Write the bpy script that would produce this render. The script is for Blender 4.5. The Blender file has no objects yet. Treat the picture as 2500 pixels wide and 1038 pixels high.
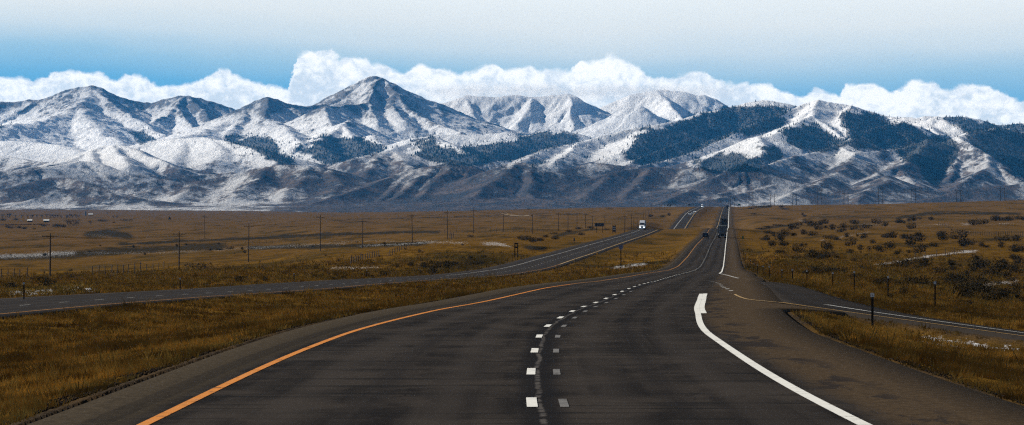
import bpy, bmesh, math, random
import numpy as np
R = math.radians
random.seed(7)
sc = bpy.context.scene

# ---------------------------------------------------------------- camera
F = 10000.0                    # focal length in photo pixels (photo is 2500 wide): a long telephoto
CX, CY = 1250.0, 519.0
cam_d = bpy.data.cameras.new("camera")
cam = bpy.data.objects.new("camera", cam_d)
sc.collection.objects.link(cam)
cam_d.sensor_width = 36.0
cam_d.lens = 36.0 * F / 2500.0
cam_d.clip_start = 1.0
cam_d.clip_end = 200000.0
cam.location = (0, 0, 0)
cam.rotation_euler = (R(90), 0, 0)
sc.camera = cam

# ---------------------------------------------------------------- light
SUN_EL, SUN_AZ = R(27), R(-76)     # azimuth measured from +Y (forward), negative = left
SUN_STRENGTH = 5.0
SKY_STRENGTH = 0.05
sc.view_settings.view_transform = 'Standard'
sc.view_settings.look = 'None'
sc.view_settings.exposure = 0.40
sc.view_settings.gamma = 1.0
sc.cycles.use_denoising = False
sc.cycles.use_adaptive_sampling = False
sc.cycles.sample_clamp_direct = 3.0
sc.cycles.sample_clamp_indirect = 2.0
sc.cycles.filter_width = 1.25
sc.cycles.max_bounces = 6
sc.cycles.diffuse_bounces = 2
sc.cycles.glossy_bounces = 2
sc.cycles.transparent_max_bounces = 6
sc.cycles.volume_bounces = 3
sc.cycles.caustics_reflective = False
sc.cycles.caustics_refractive = False

sd = bpy.data.lights.new("sun", 'SUN')
sd.energy = SUN_STRENGTH
sd.angle = R(0.6)
sd.color = (1.0, 0.93, 0.82)
sun = bpy.data.objects.new("sun", sd)
sc.collection.objects.link(sun)
sx, sy, sz = math.sin(SUN_AZ)*math.cos(SUN_EL), math.cos(SUN_AZ)*math.cos(SUN_EL), math.sin(SUN_EL)
from mathutils import Vector, Matrix
sun.rotation_euler = Vector((sx, sy, sz)).to_track_quat('Z', 'Y').to_euler()
sun.location = (0, 0, 300)

# ---------------------------------------------------------------- node helper
class NT:
    def __init__(s, tree):
        s.t = tree; s.n = tree.nodes; s.l = tree.links
    def new(s, typ, **kw):
        n = s.n.new(typ)
        for k, v in kw.items(): setattr(n, k, v)
        return n
    def put(s, sock, v):
        if v is None: return
        if isinstance(v, bpy.types.NodeSocket): s.l.new(v, sock)
        else: sock.default_value = v
    def math(s, op, a, b=None, c=None, clamp=False):
        n = s.new('ShaderNodeMath', operation=op, use_clamp=clamp)
        s.put(n.inputs[0], a); s.put(n.inputs[1], b); s.put(n.inputs[2], c)
        return n.outputs[0]
    def noise(s, vec, scale, detail=4, rough=0.55, dist=0.0, dims='3D', ntype=None):
        n = s.new('ShaderNodeTexNoise', noise_dimensions=dims)
        if ntype: n.noise_type = ntype
        s.put(n.inputs['Vector'], vec)
        n.inputs['Scale'].default_value = scale; n.inputs['Detail'].default_value = detail
        n.inputs['Roughness'].default_value = rough; n.inputs['Distortion'].default_value = dist
        return n.outputs[0]
    def mapr(s, v, a, b, c=0.0, d=1.0, smooth=True):
        n = s.new('ShaderNodeMapRange')
        n.interpolation_type = 'SMOOTHSTEP' if smooth else 'LINEAR'
        s.put(n.inputs[0], v)
        for i, q in zip((1, 2, 3, 4), (a, b, c, d)): s.put(n.inputs[i], q)
        return n.outputs[0]
    def mix(s, fac, a, b, blend='MIX'):
        n = s.new('ShaderNodeMix', data_type='RGBA', blend_type=blend)
        s.put(n.inputs[0], fac)
        s.put(n.inputs[6], a if isinstance(a, bpy.types.NodeSocket) else (*a, 1)[:4])
        s.put(n.inputs[7], b if isinstance(b, bpy.types.NodeSocket) else (*b, 1)[:4])
        return n.outputs[2]
    def scalev(s, vec, sc3):
        n = s.new('ShaderNodeVectorMath', operation='MULTIPLY')
        s.put(n.inputs[0], vec); n.inputs[1].default_value = sc3
        return n.outputs[0]
    def attr(s, name):
        n = s.new('ShaderNodeAttribute', attribute_name=name)
        return n
    def curve(s, v, pts):
        n = s.new('ShaderNodeFloatCurve')
        c = n.mapping.curves[0]
        n.mapping.use_clip = False
        while len(c.points) < len(pts): c.points.new(0.5, 0.5)
        for p, (x, y) in zip(c.points, pts): p.location = (x, y)
        for p in c.points: p.handle_type = 'AUTO_CLAMPED'
        n.mapping.update()
        s.put(n.inputs['Value'], v)
        return n.outputs[0]

# ---------------------------------------------------------------- world: nishita sky, high veil, cloud bank beyond the mountains
w = bpy.data.worlds.new("World"); sc.world = w; w.use_nodes = True
W = NT(w.node_tree); W.n.clear()
sky = W.new('ShaderNodeTexSky', sky_type='NISHITA')
sky.sun_disc = False; sky.sun_elevation = SUN_EL; sky.sun_rotation = SUN_AZ
sky.altitude = 1900; sky.air_density = 1.0; sky.dust_density = 0.3; sky.ozone_density = 3.0
geo = W.new('ShaderNodeTexCoord')
sep = W.new('ShaderNodeSeparateXYZ'); W.l.new(geo.outputs['Generated'], sep.inputs[0])
X, Y, Z = sep.outputs
hyp = W.math('SQRT', W.math('ADD', W.math('MULTIPLY', X, X), W.math('MULTIPLY', Y, Y)))
az = W.math('ARCTAN2', X, Y)                       # radians, 0 forward
el = W.math('DIVIDE', Z, hyp)                      # tan elevation
# sky as seen near the horizon: blue band under a pale veil
comb = W.new('ShaderNodeCombineXYZ')
W.put(comb.inputs[0], W.math('MULTIPLY', az, 9.0)); W.put(comb.inputs[1], W.math('MULTIPLY', el, 34.0))
veiln = W.noise(comb.outputs[0], 1.0, 4, 0.55)
azp = W.math('MULTIPLY', W.math('SUBTRACT', az, -0.06), 0.035)
elv = W.math('ADD', el, W.math('MULTIPLY', W.math('SUBTRACT', veiln, 0.5), 0.011))
elv = W.math('ADD', elv, W.mapr(az, -0.12, 0.03, 0.0002, 0.0062))
vr = W.new('ShaderNodeValToRGB')
W.put(vr.inputs[0], W.math('MULTIPLY', elv, 16.0, clamp=True))
cr = vr.color_ramp
SKYSTOPS = [(0.0, (0.14, 0.45, 0.70)), (0.42, (0.10, 0.41, 0.69)), (0.53, (0.15, 0.45, 0.70)), (0.63, (0.36, 0.59, 0.74)),
            (0.72, (0.64, 0.75, 0.80)), (0.82, (0.79, 0.84, 0.84)), (1.0, (0.90, 0.94, 0.93))]
while len(cr.elements) < len(SKYSTOPS): cr.elements.new(0.5)
for e, (p, c) in zip(cr.elements, SKYSTOPS): e.position = p; e.color = (*c, 1)
low_sky = vr.outputs[0]
# cumulus bank : top and bottom profile over azimuth (photo px -> azimuth)
def azp_(px): return math.atan((px - CX) / F)
AZ0, AZ1 = azp_(-1500), azp_(4000)
wv = W.new('ShaderNodeCombineXYZ'); W.put(wv.inputs[0], W.math('MULTIPLY', az, 420.0)); W.put(wv.inputs[1], W.math('MULTIPLY', el, 420.0))
azw = W.math('ADD', az, W.math('MULTIPLY', W.math('SUBTRACT', W.noise(wv.outputs[0], 1.0, 5, .65), 0.5), 0.0042))
azn = W.math('DIVIDE', W.math('SUBTRACT', azw, AZ0), AZ1 - AZ0)
TOPS = [(-1500, 210), (-900, 190), (-400, 205), (0, 192), (60, 196), (110, 188), (140, 172), (175, 170), (215, 180), (245, 178), (280, 196), (300, 186), (340, 178), (360, 190),
        (385, 206), (412, 214), (430, 210), (452, 200), (480, 196), (515, 180), (540, 168), (570, 180), (600, 198), (640, 202), (690, 214), (703, 216), (709, 192), (714, 168),
        (721, 146), (729, 129), (742, 125), (770, 128), (800, 122), (825, 134), (850, 142), (875, 137), (905, 148), (960, 163), (1000, 172), (1018, 158), (1050, 165), (1100, 168),
        (1150, 176), (1180, 160), (1230, 160), (1290, 160), (1320, 170), (1400, 172), (1412, 148), (1440, 150), (1500, 137), (1530, 150), (1560, 160), (1580, 182),
        (1650, 186), (1690, 178), (1720, 180), (1750, 198), (1780, 208), (1810, 196), (1840, 200), (1880, 208), (1935, 226), (1960, 232), (1990, 220), (2050, 224), (2072, 200), (2090, 202), (2120, 208), (2150, 212),
        (2165, 226), (2200, 206), (2230, 196), (2280, 198), (2310, 222), (2350, 212), (2400, 212), (2440, 236), (2470, 240), (2500, 252), (2700, 230), (3100, 250), (4000, 240)]
def band(pts_):
    return [((azp_(px) - AZ0) / (AZ1 - AZ0), ((CY - y) / F) * 20.0) for px, y in pts_]
top = W.math('DIVIDE', W.curve(azn, band(TOPS)), 20.0)
cv = W.new('ShaderNodeCombineXYZ')
W.put(cv.inputs[0], W.math('MULTIPLY', az, 100.0)); W.put(cv.inputs[1], W.math('MULTIPLY', el, 118.0))
n1 = W.noise(cv.outputs[0], 1.3, 7, 0.58, 0.5)
n2 = W.noise(cv.outputs[0], 3.8, 5, 0.62, 0.3)
vor = W.new('ShaderNodeTexVoronoi', feature='SMOOTH_F1'); W.put(vor.inputs['Vector'], cv.outputs[0])
vor.inputs['Scale'].default_value = 1.9; vor.inputs['Smoothness'].default_value = 0.35
puff = W.math('SUBTRACT', 0.5, vor.outputs['Distance'])
edge = W.math('ADD', W.math('MULTIPLY', W.math('SUBTRACT', n1, 0.5), 0.0048),
              W.math('ADD', W.math('MULTIPLY', puff, 0.0016), W.math('MULTIPLY', W.math('SUBTRACT', n2, 0.5), 0.0022)))
depth_in = W.math('ADD', W.math('SUBTRACT', top, el), edge)       # >0 inside cloud
wisp = W.mapr(n2, 0.35, 0.7, 0.0003, 0.0019)
alpha = W.mapr(depth_in, -0.0004, wisp)
# soft self shading inside
shade_n = W.noise(cv.outputs[0], 0.75, 6, 0.6, 0.4)
shade = W.mapr(W.math('ADD', W.math('ADD', shade_n, W.math('MULTIPLY', W.math('SUBTRACT', n2, .5), .75)), W.math('MULTIPLY', depth_in, -15.0)), 0.24, 0.58)
cloud_c = W.mix(shade, (0.70, 0.80, 0.88), (1.16, 1.16, 1.13))
low = W.mix(alpha, low_sky, cloud_c)
# above the part the photo shows, the veil thins into the ordinary sky
skyc = W.mix(1.0, sky.outputs[0], (SKY_STRENGTH,)*3, 'MULTIPLY')
veil = W.mapr(el, 0.055, 0.16)
fin = W.mix(veil, low, skyc)
bg = W.new('ShaderNodeBackground'); W.l.new(fin, bg.inputs[0]); bg.inputs[1].default_value = 0.84
out = W.new('ShaderNodeOutputWorld'); W.l.new(bg.outputs[0], out.inputs[0])
w.cycles.sampling_method = 'MANUAL'; w.cycles.sample_map_resolution = 1024

# ================================================================ numpy noise
_rng = np.random.RandomState(11)
_P = np.concatenate([_rng.permutation(4096)]*2)
_A = _rng.rand(4096)*2*np.pi
_GX, _GY = np.cos(_A), np.sin(_A)
def perlin(x, y):
    x = np.asarray(x, float); y = np.asarray(y, float)
    xi = np.floor(x).astype(np.int64); yi = np.floor(y).astype(np.int64)
    xf = x - xi; yf = y - yi
    u = xf*xf*xf*(xf*(xf*6-15)+10); v = yf*yf*yf*(yf*(yf*6-15)+10)
    def g(ix, iy, dx, dy):
        h = _P[(_P[ix & 4095] + iy) & 4095]
        return _GX[h]*dx + _GY[h]*dy
    a = g(xi, yi, xf, yf); b = g(xi+1, yi, xf-1, yf)
    c = g(xi, yi+1, xf, yf-1); d = g(xi+1, yi+1, xf-1, yf-1)
    return 1.5*((a+(b-a)*u)*(1-v) + (c+(d-c)*u)*v)
def fbm(x, y, oct=4, gain=0.5, lac=2.03):
    s = 0; a = 1; t = 0
    for i in range(oct):
        s = s + a*perlin(x+i*17.3, y-i*9.1); t += a; a *= gain; x = x*lac; y = y*lac
    return s/t
def ridged(x, y, oct=4, gain=0.5, lac=2.05):
    s = 0; a = 1; t = 0
    for i in range(oct):
        s = s + a*(1-2*np.abs(perlin(x+i*31.7, y+i*5.9))); t += a; a *= gain; x = x*lac; y = y*lac
    return s/t
def sstep(a, b, v):
    t = np.clip((v-a)/(b-a), 0, 1); return t*t*(3-2*t)
def pchip(xs, ys):
    xs = np.array(xs, float); ys = np.array(ys, float)
    h = np.diff(xs); dl = np.diff(ys)/h; m = np.zeros(len(xs)); m[0] = dl[0]; m[-1] = dl[-1]
    for i in range(1, len(xs)-1):
        if dl[i-1]*dl[i] > 0: m[i] = 2*dl[i-1]*dl[i]/(dl[i-1]+dl[i])
    def f(x):
        x = np.clip(np.asarray(x, float), xs[0], xs[-1])
        i = np.clip(np.searchsorted(xs, x)-1, 0, len(h)-1)
        t = (x-xs[i])/h[i]; t2 = t*t; t3 = t2*t
        return (2*t3-3*t2+1)*ys[i]+(t3-2*t2+t)*h[i]*m[i]+(-2*t3+3*t2)*ys[i+1]+(t3-t2)*h[i]*m[i+1]
    return f
def inpoly(px, y, poly):
    r = np.zeros(px.shape, bool); n = len(poly)
    for i in range(n):
        x1, y1 = poly[i]; x2, y2 = poly[(i+1) % n]
        if y1 == y2: continue
        c = ((y1 > y) != (y2 > y)) & (px < (x2-x1)*(y-y1)/(y2-y1)+x1)
        r ^= c
    return r

# ================================================================ mesh helpers
COL = sc.collection
def mesh_obj(name, verts, faces, mat=None, parent=None, smooth=False):
    me = bpy.data.meshes.new(name)
    verts = np.asarray(verts, np.float32).reshape(-1, 3)
    if isinstance(faces, np.ndarray):
        nf, k = faces.shape
        me.vertices.add(len(verts)); me.vertices.foreach_set('co', verts.ravel())
        me.loops.add(nf*k); me.loops.foreach_set('vertex_index', faces.astype(np.int32).ravel())
        me.polygons.add(nf); me.polygons.foreach_set('loop_start', np.arange(0, nf*k, k, dtype=np.int32))
        me.update(calc_edges=True)
    else:
        me.from_pydata(verts.tolist(), [], faces); me.update()
    if smooth: me.polygons.foreach_set('use_smooth', np.ones(len(me.polygons), bool))
    o = bpy.data.objects.new(name, me); COL.objects.link(o)
    if mat: me.materials.append(mat)
    if parent: o.parent = parent
    return o
def grid_faces(nr, nc):
    i = np.arange(nr-1)[:, None]*nc + np.arange(nc-1)[None, :]
    return np.stack([i, i+1, i+nc+1, i+nc], -1).reshape(-1, 4)
def vattr(o, name, vals):
    a = o.data.attributes.new(name, 'FLOAT', 'POINT'); a.data.foreach_set('value', np.asarray(vals, np.float32).ravel())
def struct(o):
    o['kind'] = 'structure'; return o
def tag(o, label, cat, group=None):
    o['label'] = label; o['category'] = cat
    if group: o['group'] = group
    return o

def mat_new(name):
    m = bpy.data.materials.new(name); m.use_nodes = True
    N = NT(m.node_tree); b = N.n['Principled BSDF']
    return m, N, b
def plain(name, col, rough=0.7, metal=0.0, var=0.15, scale=3.0, emit=None, spec=0.3, bump=0.0):
    m, N, b = mat_new(name)
    tc = N.new('ShaderNodeTexCoord')
    n = N.noise(tc.outputs['Object'], scale, 5, 0.6)
    c = N.mix(N.mapr(n, 0.3, 0.7), tuple(q*(1-var) for q in col), tuple(min(1, q*(1+var)) for q in col))
    N.put(b.inputs['Base Color'], c); b.inputs['Roughness'].default_value = rough; b.inputs['Metallic'].default_value = metal
    b.inputs['Specular IOR Level'].default_value = spec
    if emit:
        b.inputs['Emission Color'].default_value = (*emit[0], 1); b.inputs['Emission Strength'].default_value = emit[1]
    if bump:
        bp = N.new('ShaderNodeBump'); bp.inputs['Distance'].default_value = bump; N.put(bp.inputs['Height'], n); N.put(b.inputs['Normal'], bp.outputs[0])
    return m
# ================================================================ roads: plan and profile
DASH0, PER = 52.0, 12.19
dash_px = [1298.3, 1294, 1298.7, 1316.5, 1339, 1367, 1397.3, 1426, 1453.4, 1479.6, 1502.6, 1519, 1535.2, 1548.7, 1561, 1572.7, 1582.7, 1591, 1599, 1606, 1612.7, 1619.6, 1625.7, 1631.3, 1636.6, 1641.8, 1646.9, 1651.7]
dash_y = [983, 905.7, 856.2, 821.6, 795.8, 775.4, 760.1, 748.5, 739, 729.2, 719.8, 711.6, 704.7, 700.1, 696.2, 693, 690.4, 688.3, 687, 685.2, 682.8, 681, 679.1, 677.6, 676, 674.6, 672.9, 671.5]
_dd = [DASH0+PER*i for i in range(len(dash_px))]
_dx = [(p-CX)/F*d for p, d in zip(dash_px, _dd)]
_dz = [(CY-y)/F*d for y, d in zip(dash_y, _dd)]
HEAD = 0.0532
_x = [0.30, 0.27] + _dx[0:28:3]; _d = [2, 30] + _dd[0:28:3]
for d_ in (409, 600, 1000, 2000, 4000, 6500, 9000): _d.append(d_); _x.append(17.0+HEAD*(d_-409))
xc = pchip(_d, _x)                                   # centre line of our carriageway
_d2 = [2, 12, 30] + _dd[0:28:2]; _z2 = [-1.98, -2.05, -2.22] + _dz[0:28:2]
prof = [(409, 668.2), (490, 662.8), (585, 657.5), (684, 646.7), (790, 630), (900, 613), (1040, 597), (1290, 581.5), (1500, 569), (1710, 559.8), (1800, 557.6), (2000, 560), (2300, 560), (2600, 556.5), (2900, 549.5), (3350, 535.5),
        (4100, 520), (5200, 507.7), (5900, 504.6), (7000, 507), (9000, 512)]
for d_, y_ in prof: _d2.append(d_); _z2.append((CY-y_)/F*d_)
zc = pchip(_d2, _z2)
# second carriageway
SEP = 30.4
def xl(d): return xc(d) - SEP
profl = [(205, 745.2), (229, 732.4), (254, 722.4), (278, 715.4), (302, 709.4), (327, 703.6), (351, 697.4), (375, 692.4), (400, 688.4), (424, 684.6), (448, 682.2), (473, 679.9), (510, 676.8),
         (546, 674), (582, 670.7), (619, 666.2), (655, 661.2), (700, 655.5), (741, 648.6), (837, 632), (928, 620), (1040, 607), (1128, 598.5), (1305, 585.6), (1507, 574.6), (1694, 565.5), (1810, 560.6), (1900, 560.5), (2100, 569), (2400, 572), (2700, 565),
         (3100, 544), (3700, 520.5), (4700, 508.4), (5600, 504.5), (7000, 507), (9000, 512)]
_dl = [2, 100, 150] + [a for a, b in profl]; _zl = [-3.3, -3.9, -4.2] + [(CY-b)/F*a for a, b in profl]
zl = pchip(_dl, _zl)
# offsets from the centre line, metres
yel_off = pchip([2, 52, 180, 350, 9000], [-4.35, -4.35, -4.2, -3.62, -3.62])
whi_off = pchip([2, 60, 120, 180, 409, 9000], [3.66, 3.66, 3.82, 3.66, 3.70, 3.66])
ledge = pchip([2, 52, 150, 300, 700, 9000], [-5.7, -5.65, -6.15, -5.9, -5.4, -5.3])
redge = pchip([2, 80, 107, 130, 136, 142, 147, 155, 250, 300, 400, 600, 1000, 9000], [6.1, 6.1, 6.3, 6.5, 7.5, 8.9, 7.6, 6.9, 6.9, 7.4, 7.2, 6.8, 6.6, 6.6])
LL, LR = -6.9, 5.0        # second carriageway paved edges, about its own centre (our left is its outer shoulder)
# ramp: near (yellow) line, world x as function of depth
RAMP = [(30, 57.0), (60, 42.0), (90, 30.0), (110, 23.0), (130, 16.25), (137, 14.15), (144, 11.8), (152, 9.6), (160, 9.15), (170, 9.35), (185, 9.95), (205, 10.6), (231, 11.7), (271, 13.1)]
xr = pchip([a for a, b in RAMP], [b for a, b in RAMP])
def zr(x, d):   # ramp surface: leaves our carriageway's level and drops gently to the right
    z0 = zc(d)
    e = np.clip(x - (xc(d)+5.5), 0, None)
    return np.maximum(z0 - 0.115*np.clip(e-1.2, 0, None)*sstep(230, 150, d), -4.9)

# ================================================================ ground shape
COLS = {
 -700: [(12, 3600), (60, 1010), (120, 870), (200, 790), (300, 745), (450, 715), (700, 692), (1000, 682), (1300, 670), (1600, 650), (2000, 622), (2500, 598), (3500, 572), (5000, 550), (7000, 536), (9000, 526), (11000, 518), (13500, 511)],
 0:    [(12, 2900), (60, 940), (120, 850), (200, 765), (240, 738), (320, 716), (420, 705), (600, 692), (800, 684), (1000, 678), (1200, 670), (1400, 655), (1700, 634), (2100, 612), (2600, 592), (3500, 570), (5000, 548), (7000, 534), (9000, 525), (11000, 518), (13500, 511)],
 300:  [(12, 2900), (60, 940), (120, 850), (200, 760), (260, 722), (340, 704), (420, 695), (600, 684), (800, 675), (1000, 667), (1300, 654), (1500, 640), (1700, 627), (2100, 607), (2600, 588), (3500, 567), (5000, 546), (7000, 533), (9000, 524), (11000, 518), (13500, 511)],
 600:  [(12, 2700), (60, 940), (200, 760), (330, 706), (420, 688), (600, 670), (800, 661), (1000, 653), (1300, 640), (1500, 627), (1800, 609), (2200, 594), (2800, 576), (4000, 554), (5500, 539), (7000, 530), (9000, 523), (11000, 519), (13500, 512)],
 850:  [(12, 2700), (60, 940), (200, 760), (380, 690), (480, 674), (600, 663), (800, 643), (1000, 628), (1300, 613), (1600, 602), (1900, 592), (2300, 578), (3000, 559), (4000, 545), (5500, 531), (7000, 524), (9000, 519), (11000, 520), (13500, 516)],
 1100: [(12, 2700), (60, 940), (200, 760), (560, 670), (700, 645), (850, 628), (1000, 615), (1250, 601), (1500, 592), (1800, 581), (2300, 566), (3000, 551), (4000, 538), (5500, 524), (7000, 517), (8500, 515.5), (11000, 518), (13500, 516)],
 1300: [(12, 2700), (60, 940), (200, 760), (700, 662), (800, 634), (900, 622), (1100, 605), (1400, 588), (1700, 576), (2200, 562), (3000, 545), (4000, 531), (5500, 518), (7000, 512), (8500, 511), (11000, 515), (13500, 516)],
 1500: [(12, 2700), (60, 940), (200, 760), (700, 662), (1000, 625), (1400, 582), (1600, 574), (1800, 567), (2200, 559), (2800, 546), (3500, 532), (4500, 518), (6000, 507.5), (7200, 506), (9000, 510), (13500, 515)],
 1650: [(12, 2700), (60, 940), (200, 760), (700, 662), (1000, 620), (1400, 585), (1800, 567), (2200, 561), (2700, 556), (3300, 537), (4300, 519), (5600, 505.5), (7000, 506), (9000, 510), (13500, 515)],
 1780: [(12, 2700), (60, 940), (200, 712), (400, 672), (700, 646), (1000, 603), (1500, 571), (1800, 561), (2300, 561), (2700, 553), (3300, 535), (4300, 518), (5400, 505.5), (7000, 506), (9000, 510), (13500, 515)],
 1900: [(12, 2700), (60, 970), (120, 800), (200, 712), (260, 688), (300, 680), (400, 662), (500, 649), (600, 638), (800, 619), (1000, 603), (1300, 585), (1700, 567), (2200, 553), (2800, 540), (3500, 528), (4500, 512), (5500, 501.5), (7000, 503), (9000, 508), (13500, 513)],
 2100: [(12, 2700), (60, 1000), (100, 860), (125, 812), (150, 770), (185, 742), (226, 724), (300, 704), (400, 682), (500, 663), (600, 650), (800, 627), (1000, 608), (1300, 589), (1700, 570), (2200, 553), (3000, 533), (4000, 515), (5200, 499.5), (6500, 502), (9000, 508), (13500, 513)],
 2300: [(12, 2700), (60, 1000), (100, 872), (130, 812), (153, 770), (185, 752), (250, 733), (350, 708), (450, 686), (600, 661), (800, 635), (1000, 612), (1300, 588), (1700, 567), (2200, 548), (3000, 526), (4000, 507), (4900, 494.5), (6500, 499), (9000, 507), (13500, 513)],
 2500: [(12, 2700), (60, 1000), (100, 885), (125, 838), (150, 795), (200, 770), (300, 740), (400, 717), (500, 698), (650, 672), (800, 648), (1000, 621), (1300, 592), (1700, 566), (2200, 545), (3000, 521), (4000, 500), (4800, 489), (6500, 496), (9000, 506), (13500, 513)],
 3200: [(12, 2900), (60, 1020), (100, 900), (150, 815), (200, 780), (300, 735), (500, 695), (800, 645), (1000, 618), (1300, 585), (1700, 556), (2200, 533), (3000, 508), (4000, 487), (4800, 476), (6500, 485), (9000, 500), (13500, 513)],
}
CKEYS = sorted(COLS)
CF = [pchip([math.log(a) for a, b in COLS[k]], [b for a, b in COLS[k]]) for k in CKEYS]
def base_y(px, d):
    ld = np.log(d); out_ = np.zeros(np.broadcast(px, d).shape)
    px = np.clip(px, CKEYS[0], CKEYS[-1]-1e-6)
    idx = np.clip(np.searchsorted(CKEYS, px, side='right')-1, 0, len(CKEYS)-2)
    vals = np.stack([f(ld)*np.ones_like(out_) for f in CF])
    ck = np.array(CKEYS, float)
    t = (px-ck[idx])/(ck[idx+1]-ck[idx]); t = t*t*(3-2*t)*0.5+t*0.5
    idx = idx*np.ones(out_.shape, int)
    a = np.take_along_axis(vals, idx[None], 0)[0]; b = np.take_along_axis(vals, idx[None]+1, 0)[0]
    return a+(b-a)*t
RX = np.array([b for a, b in RAMP]); RD = np.array([a for a, b in RAMP])
def ramp_dist(x, d):
    """signed perpendicular distance right of the ramp's near line (approx)"""
    ang = 0.32
    e = x - xr(np.clip(d, 30, 271))
    return e*np.cos(np.where(d < 152, ang, 0.05))
RPW0 = -1.1
xfar = pchip([30, 60, 90, 130, 148, 155, 165, 180, 200, 230, 262, 280], [65, 52, 40, 24.3, 18.3, 16.0, 14.8, 14.4, 14.7, 15.6, 16.5, 17.0])
def ground_z(x, d, rough=True):
    x = np.asarray(x, float); d = np.asarray(d, float)
    px = CX+F*x/d
    z = (CY-base_y(px, d))*d/F
    if rough:
        amp = 0.14+0.42*sstep(300, 1200, d)+0.9*sstep(2500, 9000, d)*0
        leftv = sstep(-15, -60, x-xc(d))*sstep(350, 700, d)*sstep(3600, 2400, d)
        z = z+amp*fbm(x/38, d/60, 4)+0.9*sstep(800, 1600, d)*sstep(6500, 3500, d)*fbm(x/26+5, d/210+2, 4)*sstep(14, 45, np.abs(x-xc(d)+15))+leftv*0.85*ridged(x/90+3, d/210, 3)
        z = z+0.8*sstep(40, 120, x-xc(d))*sstep(120, 500, d)*sstep(4000, 2500, d)*fbm(x/60+9, d/110, 3)
        z = z+0.035*fbm(x/1.3, d/1.7, 3)*sstep(900, 300, d)
    c = xc(d); rz = zc(d); lz = zl(d)
    mar = d*0.0009+0.15
    # median between the carriageways: from both road levels, sagging to a ditch
    L1 = c+ledge(d); R1 = c-SEP+LR
    t = np.clip((x-R1)/np.maximum(L1-R1, 1), 0, 1)
    sag = 4*t*(1-t)
    med = lz*(1-t)+rz*t - sag*(0.75+0.35*perlin(d/180, 0*d)) + sag*(0.9*sstep(1300, 1700, d)*sstep(2600, 1900, d))
    if rough: med = med+sag*(0.16*fbm(x/6, d/22, 4)+0.03*fbm(x/0.9, d/1.1, 2)*sstep(500, 200, d))
    inmed = sstep(R1-6, R1+0.5, x)*(1-sstep(L1-0.5, L1+4, x))
    z = np.where((x > R1) & (x < L1), med, z)
    # verge on the right of our road and on the left of the second one
    er = x-(c+redge(d)); el_ = (c-SEP+LL)-x
    wv = 5.0+d*0.004
    vr_ = sstep(0, wv, er); z = np.where(er > 0, (rz-0.06-0.10*np.minimum(er, 3))*(1-vr_)+z*vr_, z)
    vl_ = sstep(0, wv*1.2, el_); z = np.where(el_ > 0, (lz-0.06-0.10*np.minimum(el_, 3))*(1-vl_)+z*vl_, z)
    # ramp
    rd = ramp_dist(x, d)
    zrr = zr(x, d)
    out1 = np.maximum(RPW0-rd, (x-xfar(d))*0.95)
    wr = 1-sstep(0, 4.0, out1)
    wr = np.where((d < 275) & (er > -0.5), wr, 0)
    z = z*(1-wr)+(zrr-0.10-0.03*np.clip(out1, 0, 3))*wr
    o_ = RPW0-rd
    z = z-np.where((d < 165) & (er > 0), 0.24*sstep(.2, 1.3, o_)*sstep(9, 3, o_)*sstep(.3, 2.0, er), 0)
    # under the paving
    low = 0.10
    pav = (x > c+ledge(d)-mar) & (x < c+redge(d)+mar)
    z = np.where(pav, np.where((x > c+5.5) & (d < 260), np.minimum(rz, zr(x, d)), rz)-low, z)
    pavl = (x > c-SEP+LL-mar) & (x < c-SEP+LR+mar)
    z = np.where(pavl, lz-low, z)
    pr = (d < 275) & (er > -0.5) & (rd > RPW0-mar) & (x < xfar(d)+mar)
    z = np.where(pr, np.minimum(zrr, 99)-low, z)
    return z
_DS = np.exp(np.linspace(math.log(25), math.log(12000), 5200))
def hit(px, y):
    """first ground point seen at photo pixel (px, y)"""
    xx = (px-CX)/F*_DS
    yy = CY-F*ground_z(xx, _DS)/_DS
    k = np.nonzero(yy <= y)[0]
    i = k[0] if len(k) else len(_DS)-1
    return float(xx[i]), float(_DS[i]), float(ground_z(xx[i:i+1], _DS[i:i+1])[0])
def at(px, d):
    x = (px-CX)/F*d
    return x, d, float(ground_z(np.array([x]), np.array([float(d)]))[0])

def g_cols():
    c = list(np.arange(-70, 2575, 6.5)); s = 6.5; r = c[-1]; l = c[0]
    right, left = [], []
    while r < 16000:
        s *= 1.05; r += s; right.append(r); l -= s; left.append(l)
    return np.array(left[::-1]+c+right)
gc = g_cols(); gr = np.exp(np.arange(math.log(11), math.log(13600), 0.0115))
GP, GD = np.meshgrid(gc, gr); GXx = (GP-CX)/F*GD
GZ = ground_z(GXx, GD)

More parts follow.
